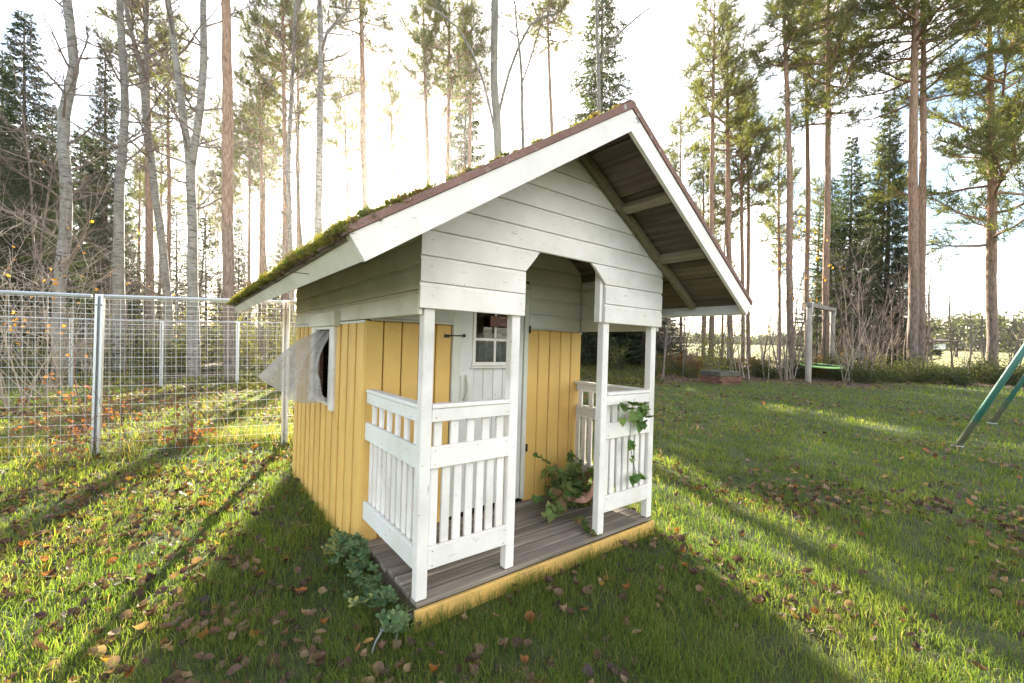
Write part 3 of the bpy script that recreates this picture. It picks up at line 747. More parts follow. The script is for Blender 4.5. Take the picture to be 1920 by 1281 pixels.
for s in range(4):
    x, y = [(0, -hw_ + .09), (hw_ - .09, 0), (0, hw_ - .09), (-hw_ + .09, 0)][s]
    piece('slab', (.88 if s % 2 == 0 else .48, .20, .16), (x, y, .262 + .082), M['concrete'], fp, (0, 0, s * math.pi / 2), ch=.014, wob=.015)
b = MB(); b.tube([(.62, .35, .0), (.60, .30, .18), (.52, .32, .30), (.62, .5, .33)], [.15, .17, .15, .04], 9)

# ------------------------------------------------------------------ far shed at the field edge
Q = at(1770, 42)
sh = thing('open_shed', Q, 'small dark brown open shed beyond the trees at the field edge', 'shed')
M['darkwood'] = wood('dark_brown_wood', (.05, .032, .024), (.10, .065, .05), 'z')
M['white_sheet'] = plain('white_sheet', (.78, .79, .80), .6)
for x in (-1.25, 1.25):
    for y in (0, 1.6): piece('post', (.16, .16, 1.5), (x, y, .75), M['darkwood'], sh)
piece('roof', (3.0, 2.2, .16), (0, .8, 1.60), M['darkwood'], sh, (.08, 0, 0)); piece('wall', (2.6, .06, .7), (0, 1.55, .4), M['darkwood'], sh); piece('sheet', (1.3, .05, .55), (-.2, .3, 1.0), M['white_sheet'], sh)

# ------------------------------------------------------------------ trees
RG = np.random.default_rng(11)
def unit(a): return a / (np.linalg.norm(a, axis=-1, keepdims=True) + 1e-9)
def spikes(P, Dr, k, ln, wd, spread, colA, colB, rg, droop=0.0, mid=True):
    """k thin blades from every point P; returns V, F (tris), C"""
    n = len(P); P = np.repeat(np.asarray(P, float), k, 0); Dr = np.repeat(np.asarray(Dr, float), k, 0)
    d = unit(unit(Dr) + rg.normal(0, spread, (n * k, 3))); d[:, 2] -= droop; d = unit(d)
    l = ln * rg.uniform(.6, 1.25, (n * k, 1)); s = unit(np.cross(d, rg.normal(0, 1, (n * k, 3)))) * wd * rg.uniform(.7, 1.3, (n * k, 1))
    tip = P + d * l; m = P + d * l * .45
    V = np.empty((n * k, 4, 3)); V[:, 0] = P; V[:, 1] = m - s; V[:, 2] = tip; V[:, 3] = m + s
    i = np.arange(n * k)[:, None] * 4; F = np.concatenate([i, i + 1, i + 2, i + 3], 1)
    t = np.repeat(rg.uniform(0, 1, (n, 1)), k, 0) * .75 + rg.uniform(0, .25, (n * k, 1))
    c = (np.array(colA) * (1 - t) + np.array(colB) * t); C = np.repeat(c[:, None, :], 4, 1)
    return V.reshape(-1, 3), F, C.reshape(-1, 3)
def pathpts(p0, d0, ln, n, wob, lift, rg):
    pts = [np.array(p0, float)]; d = np.array(d0, float); d /= np.linalg.norm(d)
    for i in range(n):
        d = d + rg.normal(0, wob, 3); d[2] += lift / n; d /= np.linalg.norm(d); pts.append(pts[-1] + d * ln / n)
    return pts
def pine_crown(seed, h=6.0, r=2.1, nb=46, dens=1.0):
    """limbs + needles, base z = 0, top z = h"""
    rg = np.random.default_rng(seed); lb = MB(); P = []; Dr = []
    for i in range(nb):
        t = (i + rg.uniform(0, .8)) / nb; z = h * t ** .9 * .97; a = i * 2.39996 + rg.uniform(-.6, .6)
        ln = r * (1.0 - .72 * t ** 1.6) * rg.uniform(.5, 1.12) * (.75 if t < .12 else 1); up = -.05 + .75 * t + rg.uniform(-.2, .2)
        pts = pathpts((0, 0, z), (math.cos(a), math.sin(a), up), ln, 6, .13, .30, rg)
        lb.tube(pts, np.linspace(.038 * (1 - .6 * t), .007, 7), 4, False)
        ntw = max(8, int(ln * 19.0 * dens))
        for j in range(ntw):
            f = rg.uniform(.22, 1.0); k = min(5, int(f * 6)); q = pts[k] + (pts[k + 1] - pts[k]) * (f * 6 - k)
            dd = unit(pts[k + 1] - pts[k]) + rg.normal(0, .8, 3); dd[2] += .15
            tl = rg.uniform(.25, .75) * (1.15 - f * .4); tp = pathpts(q, dd, tl, 3, .2, .35, rg)
            lb.tube(tp, [.007, .006, .004, .003], 3, False)
            nt = max(3, int(tl / .095))
            for e in range(nt):
                g = (e + .6) / nt; g = .25 + .75 * g; kk = min(2, int(g * 3)); pp = tp[kk] + (tp[kk + 1] - tp[kk]) * (g * 3 - kk); P.append(pp); Dr.append(unit(tp[kk + 1] - tp[kk]) + np.array([0, 0, .25]))
    V, F, C = spikes(P, Dr, 11, .13, .0062, .72, (.075, .105, .034), (.20, .215, .065), rg)
    return lb.mesh('limbs', M['pine_limb'], False), np_mesh('crown', V, F, M['needle'], C)
M['pine_limb'] = plain('pine_limb_bark', (.30, .17, .10), .9, 0, .4, 6, .3)
def spruce_crown(seed, h=10.0, r=1.7, z0=.4, nb=185):
    rg = np.random.default_rng(seed); lb = MB(); P = []; Dr = []
    for i in range(nb):
        t = ((i + .5) / nb) ** 1.12; z = z0 + (h - z0) * t * .985; a = i * 2.39996 + rg.uniform(-.5, .5)
        ln = r * (1 - t) ** .82 * rg.uniform(.55, 1.12) + .12
        pts = pathpts((0, 0, z), (math.cos(a), math.sin(a), .25 - .55 * (1 - t)), ln, 5, .06, .35, rg)
        lb.tube(pts, np.linspace(.018 * (1 - t) + .006, .004, 6), 3, False)
        nt = max(4, int(ln * 13))
        for e in range(nt):
            f = .12 + .88 * (e + rg.uniform(0, 1)) / nt; k = min(4, int(f * 5)); q = pts[k] + (pts[k + 1] - pts[k]) * (f * 5 - k); ax = unit(pts[k + 1] - pts[k])
            s = unit(np.cross(ax, [0, 0, 1])) * (1 if e % 2 else -1)
            tl = rg.uniform(.12, .34) * (1.1 - .6 * f) * min(1.3, .6 + ln * .5); dd = unit(ax * .75 + s * .8 + np.array([0, 0, -.45])); m = max(2, int(tl / .06))
            for g in range(m): P.append(q + dd * tl * (g + .5) / m); Dr.append(dd + np.array([0, 0, -.25]))
    V, F, C = spikes(P, Dr, 8, .11, .0098, .5, (.022, .040, .016), (.065, .090, .030), rg, .05)
    return lb.mesh('limbs', M['spruce_bark']), np_mesh('crown', V, F, M['needle'], C)
PINES = [pine_crown(100 + i, 6.0, 2.1, 44, 1.0) for i in range(4)]
SPRUCES = [spruce_crown(200 + i) for i in range(3)]

def trunk_mesh(pts, rad, m, n=10, seed=0):
    b = MB(); P = [Vector(p) for p in pts]; rg = random.Random(seed)
    # resample to keep gentle irregularity
    Q = []; R = []
    for i in range(len(P) - 1):
        k = max(2, int((P[i + 1] - P[i]).length / .7))
        for j in range(k):
            f = j / k; a = P[max(i - 1, 0)]; c0 = P[i]; c1 = P[i + 1]; e = P[min(i + 2, len(P) - 1)]
            v = .5 * ((2 * c0) + (c1 - a) * f + (2 * a - 5 * c0 + 4 * c1 - e) * f * f + (3 * c0 - a - 3 * c1 + e) * f ** 3)
            r = rad[i] * (1 - f) + rad[i + 1] * f; Q.append(v + Vector((rg.uniform(-1, 1), rg.uniform(-1, 1), 0)) * r * .10); R.append(r * rg.uniform(.96, 1.04))
    Q.append(P[-1]); R.append(rad[-1]); b.tube(Q, R, n); return b
def add_stubs(b, pts_fn, z0, z1, n, rg, ln=(.2, .7)):
    for i in range(n):
        z = rg.uniform(z0, z1); p = pts_fn(z); a = rg.uniform(0, 6.28); l = rg.uniform(*ln)
        q = pathpts(p, (math.cos(a), math.sin(a), rg.uniform(-.3, .35)), l, 3, .15, 0, rg); b.tube(q, [.016, .012, .008, .004], 4, False)
def pine(u0, u1, Y, wpx, label, group=None, cb=None, tv=None, hw=None, var=None, stubs=8):
    base = at(u0, Y); rg = np.random.default_rng(int(u0 * 7 + Y)); rad = wpx * Y / F_PX / 2
    zt_ = lambda v: CAM_Z + ray(u0, v).z * Y - base.z
    h = zt_(tv) if tv is not None else rg.uniform(17, 20); cz = zt_(cb) if cb is not None else h * rg.uniform(.62, .7)
    dx = (ray(u1, 0).x - ray(u0, 640).x) * Y; ztop = ray(u1, 0).z * Y + CAM_Z - base.z
    line = lambda z: Vector((dx * z / ztop, .015 * z * rg.uniform(-.1, .1), z)); kx = rg.uniform(-.06, .06)
    root = thing('pine_tree', base, label, 'pine tree', group)
    zs_ = [-.2, .25, h * .2, h * .45, h * .7, h * .88, h]; rs = [rad * 1.25, rad * 1.1, rad * 1.0, rad * .9, rad * .68, rad * .36, .015]
    P = [line(z) + Vector((kx * math.sin(z * .5), 0, 0)) for z in zs_]
    b = trunk_mesh(P, rs, None, 12, int(u0)); obj('trunk', b, M['pine_bark'], root, smooth=True)
    v = PINES[var if var is not None else int(u0) % 4]; sc_ = (h - cz) / 6.0; r_w = (hw * Y / F_PX / 1.5) if hw else sc_ * rg.uniform(.85, 1.1) * 1.0
    rw = r_w / 1.0 if hw else r_w
    off = line(cz); sh = line(h) - line(cz)
    for nm, me in zip(('limbs', 'crown'), v):
        o = link(nm, me, root, off, (math.atan2(-sh.y, sh.z) * 0, math.atan2(sh.x, sh.z), rg.uniform(0, 6.28) * 0 + int(u0) % 7), (rw, rw, sc_))
    b = MB(); add_stubs(b, line, max(1.5, cz * .45), cz, stubs, rg)
    if stubs: obj('dead_branches', b, M['twig'], root, fix=False)['kind'] = 'stuff'
    return root
pine(285, 272, 18, 13, 'reddish pine trunk standing close behind a leaning birch in the pen woods')
pine(317, 315, 25, 7, 'thin straight pine trunk between the leaning birch and the forked birch')
pine(433, 422, 12, 19, 'thick reddish pine trunk standing just past the playhouse eave')
pine(468, 466, 26, 6, 'small pine with open crown right of the thick reddish pine trunk', None, 340, 200, 36)
pine(498, 483, 22, 7, 'bushy pine with broad crown beyond the pen', None, 290, 30, 52)
pine(538, 530, 20, 9, 'slender pine trunk right beside a thin pale birch')
pine(561, 558, 24, 8, 'straight thin pine trunk left of the grey birch with side limb')
pine(662, 640, 27, 6, 'dark leaning pine with dense crown near the sun', None, 320, 120, 50)
pine(694, 676, 18, 13, 'bare pine trunk standing in front of the sun')
pine(742, 730, 28, 6, 'small lone pine with open crown right of the sun', None, 300, 130, 36)
pine(808, 795, 20, 10, 'slightly leaning bare pine trunk left of the broad dark spruce'); pine(842, 841, 20.5, 10, 'upright bare pine trunk crossing the middle of the broad dark spruce'); pine(877, 884, 22, 9, 'bare pine trunk between the broad dark spruce and the grey aspen')
pine(1045, 1028, 20, 8, 'pine with low leafy crown above the playhouse ridge', None, 90, -90, 62)
LS = 'pine with crown reaching low beside the sunlit gap behind the fire pit'
pine(1334, 1338, 20, 9, 'tall pine with bright yellow-green crown behind the roof overhang', None, 230, -30, 66)
pine(1370, 1362, 21, 10, 'pine with wide drooping crown behind the fire pit', None, 300, 40, 62)
pine(1393, 1390, 24, 7, 'slim pine of a close pair right of the wide drooping pine', None, 400, 150, 50); pine(1405, 1400, 25, 7, 'slimmer farther pine of the close pair beside the wide drooping pine', None, 380, 180, 44)
pine(1277, 1275, 28, 5, 'short young pine showing past the playhouse gable', None, 380, 210, 42)
pine(1462, 1460, 26, 5, 'small thin pine close to the forked-top pine', None, 460, 220, 44); pine(1320, 1318, 27, 5, 'small thin pine beside the bright yellow-green crowned pine', None, 470, 270, 36)
pine(1487, 1472, 18, 11, 'forked-top pine with dark crown left of the timber swing', None, 120, -130, 80)
pine(1515, 1513, 21, 8, 'pine with light yellowish crown behind the swing post', None, 230, -50, 56)
pine(1549, 1554, 18, 11, 'pine with wide spreading limbs behind the swing frame', None, 240, -150, 95)
pine(1711, 1717, 16, 15, 'thicker pine of a close pair right of the swing frame', None, 110, -220, 130)
pine(1729, 1731, 17, 12, 'thinner pine of a close pair right of the swing frame', None, 200, -160, 120)
pine(1864, 1855, 17, 15, 'big pine with branches low down its trunk near the green swing set', None, 470, -70, 140)
pine(1975, 1960, 20, 12, 'pine with heavy crown leaning in behind the green swing set', None, 300, -60, 100)

def spruce(u, Y, tv, hw, label, group=None, zb=0):
    base = at(u, Y); h = CAM_Z + ray(u, tv).z * Y - base.z; root = thing('spruce_tree', base, label, 'spruce tree', group); k = int(u)
    b = MB(); r0 = max(.06, h * .010); b.tube([(0, 0, -.2), (0, 0, .3), (.02, 0, h * .5), (0, 0, h)], [r0 * 1.3, r0, r0 * .6, .012], 8); obj('trunk', b, M['spruce_bark'], root, smooth=True)
    for nm, me in zip(('limbs', 'crown'), SPRUCES[k % 3]): link(nm, me, root, (0, 0, 0), (0, 0, k * .7), (hw * Y / F_PX / 1.55, hw * Y / F_PX / 1.55, h / 10.0))
    if h > 10.5: link('crown', SPRUCES[(k + 1) % 3][1], root, (0, 0, .1), (0, 0, k * .7 + 2), (hw * Y / F_PX / 1.5, hw * Y / F_PX / 1.5, h / 10.2)); link('limbs', SPRUCES[(k + 1) % 3][0], root, (0, 0, .1), (0, 0, k * .7 + 2), (hw * Y / F_PX / 1.5, hw * Y / F_PX / 1.5, h / 10.2))
    return root
spruce(868, 26, 50, 78, 'broad dark spruce behind the bare pine trunks and roof')
spruce(1120, 24, -90, 105, 'tall dark spruce behind the top of the gable')
spruce(1660, 25, 168, 62, 'narrow pointed spruce between the swing frame and paired pines')
spruce(45, 15, 15, 95, 'large dark spruce by the bare twiggy willow')
spruce(196, 20, 75, 58, 'narrow spruce between two birch trunks')
LY = 'young dark spruce in the undergrowth beyond the pen'
for (u, Y, tv, hw) in ((385, 22, 400, 55), (150, 23, 240, 75), (5, 19, 90, 85), (98, 20, 200, 65), (330, 26, 380, 60), (270, 21, 470, 45), (-60, 20, 120, 110), (505, 24, 470, 40)): spruce(u, Y, tv, hw, {5: 'tall spruce crowding the large dark spruce', 98: 'spruce filling the gap beside the crooked birch', 385: 'young dark spruce behind the forked birch', 150: 'dark spruce between the crooked birch and straight birch', 330: 'young spruce among the slim birches beyond the pen', 270: 'short young spruce at the foot of the reddish pine', -60: 'big spruce left of the large dark spruce', 505: 'short young spruce just past the playhouse eave'}[u])
LH = 'dark spruce in the thicket behind the playhouse porch, most added to shade the lawn'
for (u, Y, tv, hw) in ((1180, 24, 460, 70), (1245, 27, 540, 50), (960, 24, 330, 90), (1050, 26, 330, 90), (1000, 20, 330, 95), (1090, 21, 290, 85), (1205, 21.5, 350, 80)): spruce(u, Y, tv, hw, LH, 'spruces behind the playhouse')  # mostly hidden by the roof; most added to shade the right lawn
for (u, Y, tv, hw, lb_) in ((1590, 24, 250, 60, 'tallest dark spruce behind the timber swing, left of the narrow pointed spruce'), (1555, 27, 330, 60, 'dark spruce directly behind the timber swing posts'), (1630, 28, 420, 60, 'shorter dark spruce filling the gap beside the narrow pointed spruce'), (1690, 24, 440, 50, 'short dark spruce close behind the paired pines')): spruce(u, Y, tv, hw, lb_)

# bare deciduous trees: trunks follow hand-set curves, branches are grown
def twigs(b, p, d, ln, r, lev, rg, lift=.35):
    n = 5; pts = pathpts(p, d, ln, n, .14, lift, rg); b.tube(pts, np.linspace(r, max(.0025, r * .35), n + 1), 5 if r > .02 else 3, False)
    if lev <= 0: return
    k = 4 if lev > 1 else 5
    for i in range(k):
        f = rg.uniform(.25, 1.0); s = min(n - 1, int(f * n)); q = pts[s] + (pts[s + 1] - pts[s]) * (f * n - s); dd = unit(pts[s + 1] - pts[s]) + rg.normal(0, .55, 3)
        twigs(b, q, dd, ln * rg.uniform(.35, .6), r * .5, lev - 1, rg, lift)
def bare_tree(name, polys, Y, label, cat, mt, nbr=34, group=None, bl=(.9, 2.2), leaves=8):
    """polys: list of [(u, v, width px)] strands; the first starts at the ground"""
    u0 = polys[0][0][0]; base = at(u0, Y); root = thing(name, base, label, cat, group); rg = np.random.default_rng(int(u0 * 3 + Y)); b = MB(); br = MB(); strands = []
    for k, pl_ in enumerate(polys):
        P = []; R = []
        for (u, v, w) in pl_:
            q = CAM + ray(u, v) * Y - base; P.append(Vector((q.x, (rg.uniform(-.1, .1) if P else 0) + (.0 if k == 0 else .12 * len(P) * (1 if k % 2 else -1)), q.z))); R.append(w * Y / F_PX / 2 * .88)
        if k == 0: P[0].z = -.15; R[0] *= 1.35
        strands.append((P, R)); t = trunk_mesh(P, R, None, 10, k); b.v += []; n0 = len(b.v); b.v += t.v; b.f += [tuple(i + n0 for i in f) for f in t.f]
    obj('trunk', b, mt, root, smooth=True); tips = []
    for i in range(nbr):
        P, R = strands[i % len(strands)]; lo = 2.2 if i % len(strands) == 0 else P[0].z
        for _ in range(20):
            s = rg.integers(0, len(P) - 1); f = rg.uniform(); q = P[s].lerp(P[s + 1], f)
            if q.z > lo + .3: break
        a = rg.uniform(0, 6.28); l = rg.uniform(*bl); twigs(br, q, (math.cos(a), math.sin(a), rg.uniform(.1, .9)), l, min(.035, R[s] * .4), 2, rg)
    obj('branches', br, M['twig'], root, fix=False)['kind'] = 'stuff'
    if leaves:
        idx = rg.integers(0, len(br.v), leaves); Pn = np.array([br.v[i] for i in idx]); V, F, C = spikes(Pn, rg.normal(0, 1, (leaves, 3)), 1, .07, .03, .3, (.6, .34, .03), (.75, .28, .02), rg)
        link('yellow_leaves', np_mesh('yellow_leaves', V, F, M['leaf'], C), root)
    return root
bare_tree('birch_tree', [[(118, 640, 21), (114, 560, 20), (121, 440, 20), (129, 340, 19), (119, 215, 19), (133, 120, 17), (126, 0, 15), (120, -160, 12), (124, -400, 5)]], 12.5, 'crooked birch with thick grey-white trunk beyond the mesh fence', 'birch tree', M['birch_bark'])
bare_tree('birch_tree', [[(225, 640, 18), (226, 400, 17), (231, 200, 14), (229, 40, 13), (226, -160, 10), (230, -360, 4)]], 14, 'straight grey birch trunk right of the narrow spruce', 'birch tree', M['birch_bark'])
bare_tree('birch_tree', [[(318, 640, 16), (309, 540, 15), (291, 340, 13), (276, 230, 12), (264, 130, 10), (240, 30, 8), (226, -120, 5), (215, -260, 3)], [(276, 232, 9), (270, 130, 9), (266, 0, 8), (262, -200, 5), (262, -320, 3)]], 15.5, 'slim birch leaning and curving away from a forked birch', 'birch tree', M['birch_bark'])
bare_tree('birch_tree', [[(364, 640, 20), (360, 540, 19), (357, 320, 17), (346, 240, 14), (332, 120, 12), (313, 0, 10), (300, -150, 7), (296, -300, 3)], [(358, 325, 14), (372, 210, 15), (374, 100, 14), (366, 0, 12), (362, -180, 8), (366, -340, 3)]], 13.2, 'big birch forking into two stems above the mesh fence', 'birch tree', M['birch_bark'], 30)
bare_tree('birch_tree', [[(549, 640, 11), (545, 440, 10), (542, 300, 9), (546, 150, 8), (552, 0, 7), (556, -200, 3)]], 19, 'thin pale birch right beside a pine trunk behind the eave', 'birch tree', M['birch_bark'], 16)
bare_tree('birch_tree', [[(588, 640, 18), (594, 430, 16), (599, 220, 14), (601, 90, 12), (597, 0, 10), (590, -200, 5)], [(600, 120, 7), (612, 60, 7), (645, 8, 6), (662, -60, 4)]], 15, 'grey birch with one side limb above the mossy eave', 'birch tree', M['birch_bark'], 24)
bare_tree('aspen_tree', [[(938, 640, 21), (934, 290, 18), (926, 150, 16), (928, 0, 15), (932, -160, 11), (930, -380, 4)], [(932, 230, 6), (955, 130, 6), (995, 40, 5), (1040, 10, 4)], [(930, 260, 5), (905, 150, 5), (860, 60, 4), (800, 20, 3)]], 14, 'thick smooth grey aspen trunk above the roof slope', 'aspen tree', M['aspen_bark'], 26)
bare_tree('aspen_tree', [[(984, 640, 8), (980, 260, 7), (977, 130, 6), (968, 40, 4), (962, -60, 2)], [(978, 160, 4), (1010, 60, 3), (1020, 0, 2)]], 20, 'thin bare tree fanning its branches above the roof slope', 'tree', M['aspen_bark'], 24, bl=(1.2, 2.8), leaves=0)
bare_tree('birch_tree', [[(1127, 640, 9), (1124, 200, 8), (1120, 60, 7), (1118, -100, 5), (1116, -220, 2)], [(1122, 120, 4), (1160, 60, 4), (1220, 10, 3)]], 21, 'thin white birch in front of the spruce behind the gable', 'birch tree', M['birch_bark'], 18)

# more distant forest: whole trees copied from the ones above
def copy_tree(src, loc, rz, s, label, group):
    c = src.copy(); col.objects.link(c); c.location = loc; c.rotation_euler = (0, 0, rz); c.scale = (s, s, s); c['label'] = label; c['group'] = group
    for ch in src.children: k = ch.copy(); col.objects.link(k); k.parent = c
    return c
srcP = [o for o in bpy.data.objects if o.name.startswith('pine_tree')]; srcS = [o for o in bpy.data.objects if o.name.startswith('spruce_tree')]
for i in range(34):
    u = rnd.uniform(-250, 570); Y = rnd.uniform(26, 52); s = rnd.choice(srcP[3:9]); copy_tree(s, at(u, Y), rnd.uniform(0, 6), rnd.uniform(.7, 1.05), 'slim distant pine deep in the woods beyond the pen', 'distant pines beyond the pen')
for i in range(16):
    u = rnd.uniform(-250, 540); Y = rnd.uniform(28, 50); copy_tree(rnd.choice(srcS[5:9]), at(u, Y), rnd.uniform(0, 6), rnd.uniform(.6, 1.2), 'distant spruce deep in the woods beyond the pen', 'distant spruces beyond the pen')
for i in range(9):
    u = rnd.uniform(900, 1320); Y = rnd.uniform(28, 45); copy_tree(rnd.choice(srcS[11:]), at(u, Y), rnd.uniform(0, 6), rnd.uniform(.7, 1.1), 'distant spruce in the woods behind the playhouse', 'distant spruces behind the playhouse')
for i in range(10):
    u = rnd.uniform(1300, 1680); Y = rnd.uniform(24, 36); copy_tree(rnd.choice(srcP[14:20]), at(u, Y), rnd.uniform(0, 6), rnd.uniform(.5, .85), 'smaller pine among the trees behind the timber swing', 'smaller pines behind the swing')

# bare saplings
def sapling_mesh(seed, h, stems, mt):
    rg = np.random.default_rng(seed); b = MB()
    for i in range(stems):
        a = rg.uniform(0, 6.28); p = (rg.uniform(-.12, .12) * stems / 3, rg.uniform(-.12, .12) * stems / 3, -.05); hh = h * rg.uniform(.6, 1.05)
        pts = pathpts(p, (math.cos(a) * .14, math.sin(a) * .14, 1), hh, 9, .055, .25, rg); r0 = .0075 * hh ** .7 + .006; b.tube(pts, np.linspace(r0, .003, 10), 5, False)
        for j in range(int(5 + hh * 2)):
            f = rg.uniform(.22, .98); s = min(8, int(f * 9)); q = pts[s]; aa = rg.uniform(0, 6.28); twigs(b, q, (math.cos(aa) * .7, math.sin(aa) * .7, rg.uniform(.4, 1.0)), hh * rg.uniform(.10, .24), r0 * .4 * (1.1 - f), 1, rg, .4)
    return b.mesh('stems', mt)
SAP = [sapling_mesh(300 + i, [3.2, 4.5, 5.5, 2.2, 3.8, 6.0][i], [3, 2, 1, 5, 4, 2][i], M['twig_pale'] if i % 3 == 0 else M['twig']) for i in range(6)]
def sapling(u, Y, k, label, group, s=1.0):
    ds = ['three-stemmed', 'tall two-stemmed', 'tall single-stemmed', 'short five-stemmed', 'four-stemmed', 'very tall two-stemmed'][k]
    t = thing('sapling', at(u, Y), ds + ' ' + label, 'sapling', ds + ' ' + group); link('stems', SAP[k], t, None, (0, 0, u * .3), (s, s, s)); return t
for i in range(46):
    u = 1235 + i * 11.5 + rnd.uniform(-8, 8); sapling(u, rnd.uniform(15.5, 22), rnd.randrange(6), 'bare leafless sapling in the thicket behind the lawn', 'saplings behind the lawn', rnd.uniform(.7, 1.15))
for i in range(14): sapling(1770 + rnd.uniform(-30, 230), rnd.uniform(16, 24), rnd.randrange(6), 'bare leafless sapling between the pines near the green swing set', 'saplings near the green swing set', rnd.uniform(.7, 1.2))
for i in range(44): sapling(rnd.uniform(-120, 620), rnd.uniform(12.2, 24), rnd.randrange(6), 'bare leafless sapling in the woods beyond the pen', 'saplings beyond the pen', rnd.uniform(.7, 1.2))
for (u, Y, k) in ((1595, 15.2, 3), (1625, 15.4, 4), (1480, 16, 3), (1470, 15.6, 4)): sapling(u, Y, k, 'pale bare sapling clump at the edge of the leaf litter', 'pale sapling clumps', 1.25)
def tall_bare(u, Y, k, s): 
    t = thing('bare_tree', at(u, Y), ['three-stemmed', 'two-stemmed', 'single-stemmed', 'bushy', 'four-stemmed', 'twin-stemmed'][k] + ' thin leafless tree reaching up between the trunks ' + ('beyond the pen' if u < 640 else 'behind the roof'), 'tree', ['three-stemmed', 'two-stemmed', 'single-stemmed', 'bushy', 'four-stemmed', 'twin-stemmed'][k] + ' bare trees ' + ('beyond the pen' if u < 640 else 'behind the roof')); link('stems', SAP[k], t, None, (0, 0, u * .3), (s * .8, s * .8, s))
for i in range(30): tall_bare(-60 + i * 22 + rnd.uniform(-12, 12), rnd.uniform(15, 27), rnd.choice([0, 1, 2, 2, 4, 5]), rnd.uniform(1.7, 2.6))
for i in range(9): tall_bare(720 + i * 50 + rnd.uniform(-18, 18), rnd.uniform(19, 27), rnd.choice([1, 2, 5]), rnd.uniform(2.0, 2.9))
# twiggy willow with a few orange leaves at the far left
for (u, Y, s, nm) in ((10, 7.6, 1.0, 'tall bare willow bush with few orange leaves beyond the near fence'), (95, 9.0, .9, 'bare arching willow bush inside the pen')):
    t = thing('willow_bush', at(u, Y), nm, 'bush'); rg = np.random.default_rng(int(u) + 5); b = MB()
    for i in range(16):
        a = rg.uniform(0, 6.28); twigs(b, (rg.uniform(-.25, .25), rg.uniform(-.25, .25), 0), (math.cos(a) * .42, math.sin(a) * .42, 1), rg.uniform(1.8, 3.6) * s, .013, 2, rg, -.1)
    obj('stems', b, M['twig_pale'], t, fix=False); n = 42; idx = rg.integers(0, len(b.v), n); Pn = np.array([b.v[i] for i in idx]); V, F, C = spikes(Pn, rg.normal(0, 1, (n, 3)), 2, .07, .03, .5, (.62, .25, .03), (.72, .40, .05), rg)
    link('orange_leaves', np_mesh('orange_leaves', V, F, M['leaf'], C), t)
bt = thing('rowan_tree', at(1500, 17), 'thin rowan with scattered orange leaves beside the swing frame', 'tree'); rg = np.random.default_rng(3); b = MB()
for i in range(4): twigs(b, (rg.uniform(-.2, .2), rg.uniform(-.2, .2), 0), (rg.uniform(-.2, .2), rg.uniform(-.1, .1), 1), rg.uniform(4, 6.6), .022, 3, rg, .1)
obj('stems', b, M['twig'], bt, fix=False); hi = [v for v in b.v if v[2] > 2.6]; n = 170; idx = rg.integers(0, len(hi), n); V, F, C = spikes(np.array([hi[i] for i in idx]), rg.normal(0, 1, (n, 3)), 1, .11, .04, .5, (.66, .27, .03), (.75, .42, .05), rg)
link('orange_leaves', np_mesh('orange_leaves', V, F, M['leaf'], C), bt)

# leafy shrubs
def shrub_meshes(seed, h, r, n, ca, cb_, ls):
    rg = np.random.default_rng(seed); b = MB(); P = []
    for i in range(14):
        a = rg.uniform(0, 6.28); pts = pathpts((0, 0, 0), (math.cos(a) * r / h, math.sin(a) * r / h, 1), h * rg.uniform(.6, 1.1), 6, .12, .1, rg); b.tube(pts, np.linspace(.012, .003, 7), 4, False)
        for k in range(n // 14): f = rg.uniform(.2, 1); s = min(5, int(f * 6)); P.append(pts[s] + rg.normal(0, .13, 3) * (r / .7))
    P = np.array(P); P[:, 2] = np.maximum(P[:, 2], .03); V, F, C = spikes(P, rg.normal(0, 1, P.shape) + [0, 0, .5], 3, ls, ls * .42, .7, ca, cb_, rg); return b.mesh('stems', M['twig']), np_mesh('foliage', V, F, M['leaf'], C)
SHR = [shrub_meshes(400, 2.2, .9, 520, (.13, .15, .035), (.36, .34, .07), .055), shrub_meshes(401, .75, .7, 1300, (.035, .055, .018), (.10, .12, .036), .035), shrub_meshes(402, 1.2, .8, 700, (.07, .09, .03), (.18, .19, .055), .05), shrub_meshes(403, .9, .6, 500, (.22, .10, .04), (.33, .2, .07), .06)]
def shrub(u, Y, k, label, group=None, s=1.0):
    if group: ds = 'large' if s > 1.05 else ('small' if s < .75 else 'medium-sized'); label = ds + ' ' + label; group = ds + ' ' + group + (', dark' if k == 1 else ', light')
    if group and k == 1 and 'dark' not in label: label = label.replace('green', 'dark green', 1)
    if group and k != 1: label = label.replace('dark green', 'lighter green')
    if group and k == 0 and 'yellow' not in label: label = label.replace('green', 'yellowish green', 1); group += ', yellowish'
    t = thing('shrub', at(u, Y), label, 'shrub', group)
    for nm, me in zip(('stems', 'foliage'), SHR[k]): link(nm, me, t, None, (0, 0, u), (s, s, s))
for i in range(17): shrub(rnd.uniform(200, 640), rnd.uniform(12.3, 19), 0 if i % 3 else 2, ('tall yellow-green' if i % 3 else 'low mid-green') + ' leafy shrub in the woods beyond the pen', 'tall shrubs beyond the pen' if i % 3 else 'low shrubs beyond the pen', rnd.uniform(.8, 1.5))
for i in range(10): shrub(rnd.uniform(-120, 200), rnd.uniform(12, 17), 2, 'green leafy shrub at the foot of the dark spruce woods', 'shrubs under the spruces', rnd.uniform(.7, 1.2))
for i in range(46): shrub((1420 + i * 18 if i < 30 else 1590 + (i - 30) * 24) + rnd.uniform(-14, 14), rnd.uniform(16.2, 18.6) - (1.6 if i > 16 else 0), 1 if i % 4 else 2, 'dark green low bush in the thicket edging the lawn', 'bushes edging the lawn', rnd.uniform(.55, 1.1))
for i in range(10): shrub(rnd.uniform(1150, 1400), rnd.uniform(15.2, 20), [1, 2, 0][i % 3], 'green bush behind the fire pit', 'bushes behind the fire pit', rnd.uniform(.5, .95))
